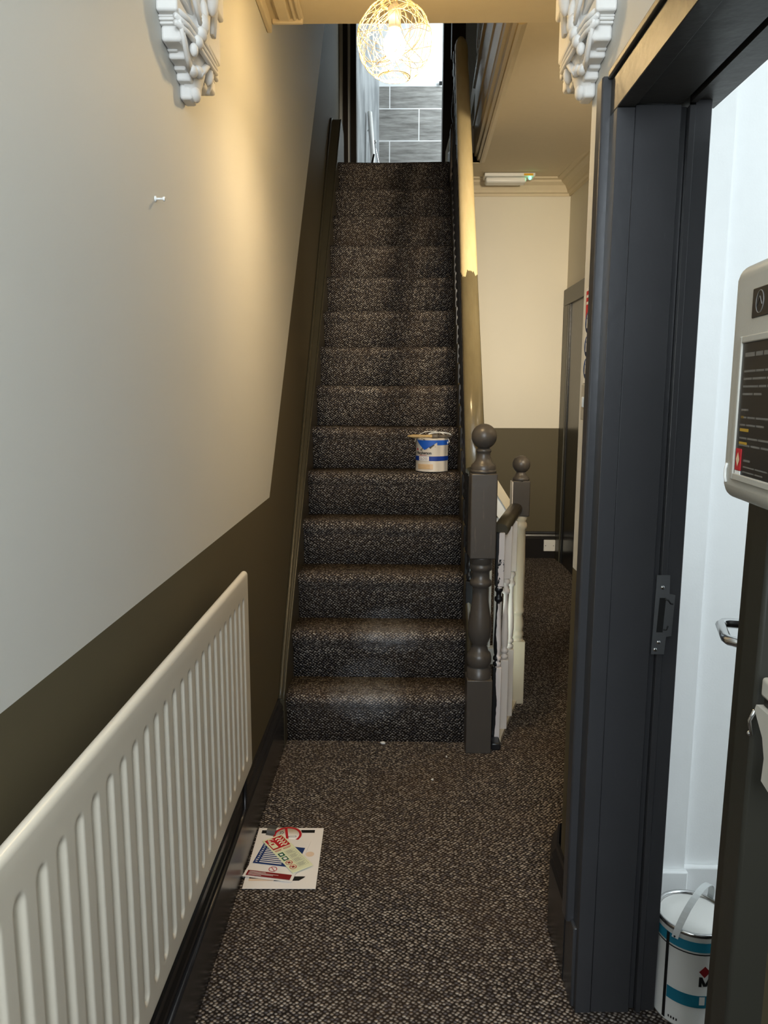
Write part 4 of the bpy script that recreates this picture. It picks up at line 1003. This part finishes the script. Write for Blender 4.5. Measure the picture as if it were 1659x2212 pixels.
def disc(b, x, y, r, z, n=32, r2=None):
    if r2 is None: b._new([(x+r*math.cos(2*math.pi*i/n), y+r*math.sin(2*math.pi*i/n), z) for i in range(n)], [tuple(range(n))])
    else:
        vs = [(x+q*math.cos(2*math.pi*i/n), y+q*math.sin(2*math.pi*i/n), z) for i in range(n) for q in (r, r2)]
        b._new(vs, [(2*i, 2*i+1, 2*((i+1) % n)+1, 2*((i+1) % n)) for i in range(n)])
a4 = sheet('poster_sheet', 'largest white card lying under the other loose signs on the carpet', 'poster', 0.2095, 0.308, (-0.4375, 1.979, 0.003), 0.02, M['paper'])
for q in ((0.138, 0.280, 0.182, 0.296), (0.012, 0.276, 0.03, 0.294), (0.012, 0.044, 0.04, 0.058)):
    b = MB(); rect(b, *q, 0.0012); b.build('black_sleeve_print', M['black'], a4)
b = MB(); b._new([(0.085,0.034,0.0012),(0.158,0.036,0.0012),(0.172,0.05,0.0012),(0.175,0.056,0.0012),(0.09,0.056,0.0012)], [(0,1,2,3,4)]); b.build('black_sleeve_print', M['black'], a4)
b = MB(); rect(b, 0.012, 0.034, 0.085, 0.046, 0.00125); b.build('hand_print', M['skin'], a4)
b = MB(); disc(b, 0.178, 0.165, 0.013, 0.0012, 20); b.build('hand_print', M['skin'], a4)

fa = sheet('fire_notice', 'white fire notice card with blue panel and red footer on the larger sheet', 'notice', 0.150, 0.208, (-0.4475, 2.030, 0.0062), -0.16, M['paper'], curl=0.002)
b = MB(); rect(b, 0.008, 0.006, 0.142, 0.030, 0.0030); b.build('red_footer', M['maroon'], fa)
b = MB()
for k, L in enumerate((0.05, 0.09, 0.075, 0.04)): rect(b, 0.014, 0.0235-0.0048*k, 0.014+L, 0.0252-0.0048*k, 0.0036)
b.build('footer_lettering', M['paper'], fa)
b = MB(); rect(b, 0.008, 0.066, 0.142, 0.168, 0.0020); b.build('blue_panel', M['navy'], fa)
b = MB()
for k in range(10):
    y = 0.158-0.0092*k; rect(b, 0.014 if k % 4 else 0.012, y-0.0018, 0.020, y+0.0018, 0.0026); rect(b, 0.026, y-0.0022, 0.095+0.03*((k*7) % 3)/3, y+0.0022, 0.0026)
b.build('panel_lettering', M['paper'], fa)
b = MB(); disc(b, 0.078, 0.047, 0.0125, 0.0026, 28, 0.0105); b._new([(0.0695,0.0555,0.0026),(0.0708,0.0568,0.0026),(0.0868,0.0385,0.0026),(0.0855,0.0372,0.0026)], [(0,1,2,3)]); b.build('prohibition_mark', M['red'], fa)

ns = thing('no_smoking_sign', 'round red ringed no smoking sticker half under the extinguisher sign', 'sign', (-0.346, 2.246, 0.0045), 0.1)
b = MB(); b.lathe([(0.047, 0), (0.047, 0.001)], (0,0,0), 44); b.build('backing', M['paper'], ns)
b = MB(); disc(b, 0, 0, 0.045, 0.0014, 44, 0.0375); b._new([(-0.010,0.037,0.0014),(-0.002,0.039,0.0014),(0.006,-0.037,0.0014),(-0.002,-0.038,0.0014)], [(0,1,2,3)]); b.build('red_ring', M['red'], ns)
b = MB(); 
for q in ((0.004,-0.014,0.028,-0.0125),(0.004,-0.008,0.028,-0.0065),(0.0265,-0.014,0.028,-0.0065),(0.004,-0.014,0.0055,-0.0065)): rect(b, *q, 0.0013)
b.tube([(-0.026,0.006,0.0012),(-0.02,0.012,0.0012),(-0.024,0.018,0.0012),(-0.016,0.02,0.0012),(-0.012,0.014,0.0012),(-0.02,0.004,0.0012)], 0.0009, 5); b.build('cigarette_print', M['black'], ns)

ex = thing('extinguisher_sign', 'narrow lime fire extinguisher sign lying askew on top of the pile', 'sign', (-0.419, 2.2025, 0.0092), -0.935)
# local: x along the long side away from the red head, y across
Lx, Ly = 0.198, 0.069
b = MB(); b.box((0, 0, 0), (Lx, Ly, 0.0022), 0.0006, 1); b.build('panel', M['lime'], ex)
b = MB(); rect(b, 0.007, 0.005, 0.066, Ly-0.005, 0.0026); b.build('red_square', M['red'], ex)
b = MB()
# extinguisher body (left half) and flames (right half), reading with the head at the left end
def q4(b, pts, z=0.003): b._new([(x, y, z) for x, y in pts], [tuple(range(len(pts)))])
q4(b, [(0.026,0.008),(0.060,0.008),(0.060,0.026),(0.032,0.026),(0.026,0.022)]); q4(b, [(0.016,0.013),(0.024,0.011),(0.024,0.020),(0.016,0.019)])
b.tube([(0.016,0.012,0.003),(0.010,0.017,0.003),(0.011,0.026,0.003),(0.018,0.030,0.003)], 0.0012, 5)
for k in range(4):
    x0 = 0.012+0.0125*k
    b.tube([(x0+0.008,0.036,0.003),(x0+0.003,0.044,0.003),(x0+0.010,0.052,0.003),(x0+0.002,0.061,0.003)], 0.0019, 6)
b.build('pictogram', M['lime'], ex)
b = MB(); q4(b, [(0.034,0.012),(0.041,0.012),(0.041,0.022),(0.034,0.022)], 0.0034); b.build('label_patch', M['red'], ex)
b = MB(); rect(b, 0.0715, 0.006, 0.0735, 0.030, 0.0026); rect(b, 0.076, 0.006, 0.0785, 0.026, 0.0026); rect(b, 0.0715, 0.034, 0.0735, 0.062, 0.0026); rect(b, 0.076, 0.034, 0.0785, 0.058, 0.0026); b.build('red_lettering', M['red'], ex)
b = MB(); rect(b, 0.090, 0.006, 0.109, 0.024, 0.0026); rect(b, 0.114, 0.006, 0.133, 0.024, 0.0026); b.build('green_square', M['green'], ex)
b = MB(); q4(b, [(0.095,0.010),(0.103,0.010),(0.105,0.018),(0.097,0.020)]); disc(b, 0.1235, 0.015, 0.006, 0.003, 16); b.build('square_pictogram', M['paper'], ex)
for x in (0.148, 0.173):
    b = MB(); disc(b, x, 0.015, 0.0108, 0.0026, 26, 0.0088); q4(b, [(x-0.0075,0.009),(x-0.006,0.0075),(x+0.0075,0.021),(x+0.006,0.0225)]); rg = b.build('prohibition_ring', M['red'], ex)
    b = MB(); q4(b, [(x-0.004,0.011),(x+0.004,0.011),(x+0.004,0.019),(x-0.004,0.019)], 0.0028); b.build('ring_pictogram', M['maroon'], ex)
b = MB()
for k, x in enumerate((0.090, 0.114, 0.138, 0.163)):
    for q in ((x,0.030,x+0.020,0.0305),(x,0.062,x+0.020,0.0625),(x,0.030,x+0.0005,0.0625),(x+0.0195,0.030,x+0.020,0.0625)): rect(b, *q, 0.0026)
    for j in range(4): rect(b, x+0.003+0.004*j, 0.033, x+0.0042+0.004*j, 0.052+0.006*((j+k) % 2), 0.0026)
b.build('instruction_lettering', M['grey_print'], ex)

mc = thing('metal_clip', 'small bent zinc clip at the top left of the loose cards', 'clip', (-0.400, 2.255, 0.0046), -0.25)
b = MB(); b.prism([(-0.012,0.0),(-0.012,0.0012),(-0.004,0.0016),(-0.002,0.011),(0.004,0.014),(0.026,0.013),(0.026,0.0118),(0.005,0.0126),(0.0,0.010),(-0.002,0.0)], 0, -0.014, 0.014); b.build('strip', M['steel'], mc)

# crumbs of plaster on the carpet
chips = [((-0.055,2.905,0.0),(0.011,0.007,0.006),'curled white plaster crumb against the lowest stair'), ((0.195,2.80,0.0),(0.004,0.007,0.003),'tiny white plaster crumb on the carpet near the dark foot newel'),
         ((0.133,2.62,0.0),(0.005,0.006,0.003),'small white plaster crumb on the open carpet before the stairs')]
for p, sc, lb in chips:
    b = MB(); b.ball((0,0,sc[2]*0.7), 1.0, 8, 5, sc)
    for v in b.bm.verts: v.co += Vector((random.uniform(-1,1)*sc[0]*0.3, random.uniform(-1,1)*sc[1]*0.3, abs(random.uniform(0,1))*sc[2]*0.3))
    o = b.build('plaster_crumb', M['plaster'], None, p); tag(o, lb, 'crumb', 'plaster crumbs on the carpet')

# ================================================================== BATHROOM BITS
pp = thing('waste_pipe', 'white plastic pipe leaning against the grey bathroom wall', 'pipe', (-0.268, 6.9, 2.885))
def pl(o): o.matrix_parent_inverse = Matrix.Translation((0.268, -6.9, -2.885)); return o
b = MB(); b.tube([(-0.215,6.80,2.90),(-0.232,6.83,3.40),(-0.2575,6.86,3.735)], 0.021, 14); pl(b.build('tube', M['white_plastic'], pp))
b = MB(); b.lathe([(0.018,-0.001),(0.018,0.001)], seg=14, mat=Matrix.Translation((-0.2578,6.86,3.7375))); pl(b.build('open_end', M['ochre'], pp))
b = MB(); b.tube([(-0.247,6.848,3.60),(-0.262,6.85,3.60),(-0.274,6.86,3.588)], 0.005, 8); pl(b.build('pipe_clip', M['white_plastic'], pp))
sh = thing('shower_hose', 'thin chrome hose hanging in the corner of the tiled bathroom', 'hose', (-0.19, 6.95, 2.885))
def sl_(o): o.matrix_parent_inverse = Matrix.Translation((0.19, -6.95, -2.885)); return o
b = MB(); b.tube([(-0.222,6.95,3.53),(-0.205,6.95,3.45),(-0.185,6.94,3.36),(-0.176,6.93,3.2),(-0.18,6.92,2.89)], 0.006, 8); sl_(b.build('hose', M['chrome'], sh))
b = MB(); b.box((-0.235,6.94,3.52),(-0.205,6.965,3.542),0.004); sl_(b.build('bracket', M['chrome'], sh))
cbk = thing('towel_hook', 'tiny dark fitting on the tile edge at the bathroom door', 'hook', (0.362, 7.39, 4.14))
b = MB(); b.box((-0.014,-0.02,0.0),(0.014,0.0,0.03),0.003); b.build('hook', M['black_plastic'], cbk)
b = MB(); b.tube([(-0.36,5.34,2.892),(-0.28,5.33,2.896),(-0.22,5.36,2.9),(-0.19,5.40,2.905),(-0.185,5.42,2.94),(-0.175,5.43,2.985)], 0.006, 8)
tag(b.build('power_cable', M['black_plastic']), 'short black cable end lying on the top stair', 'cable')
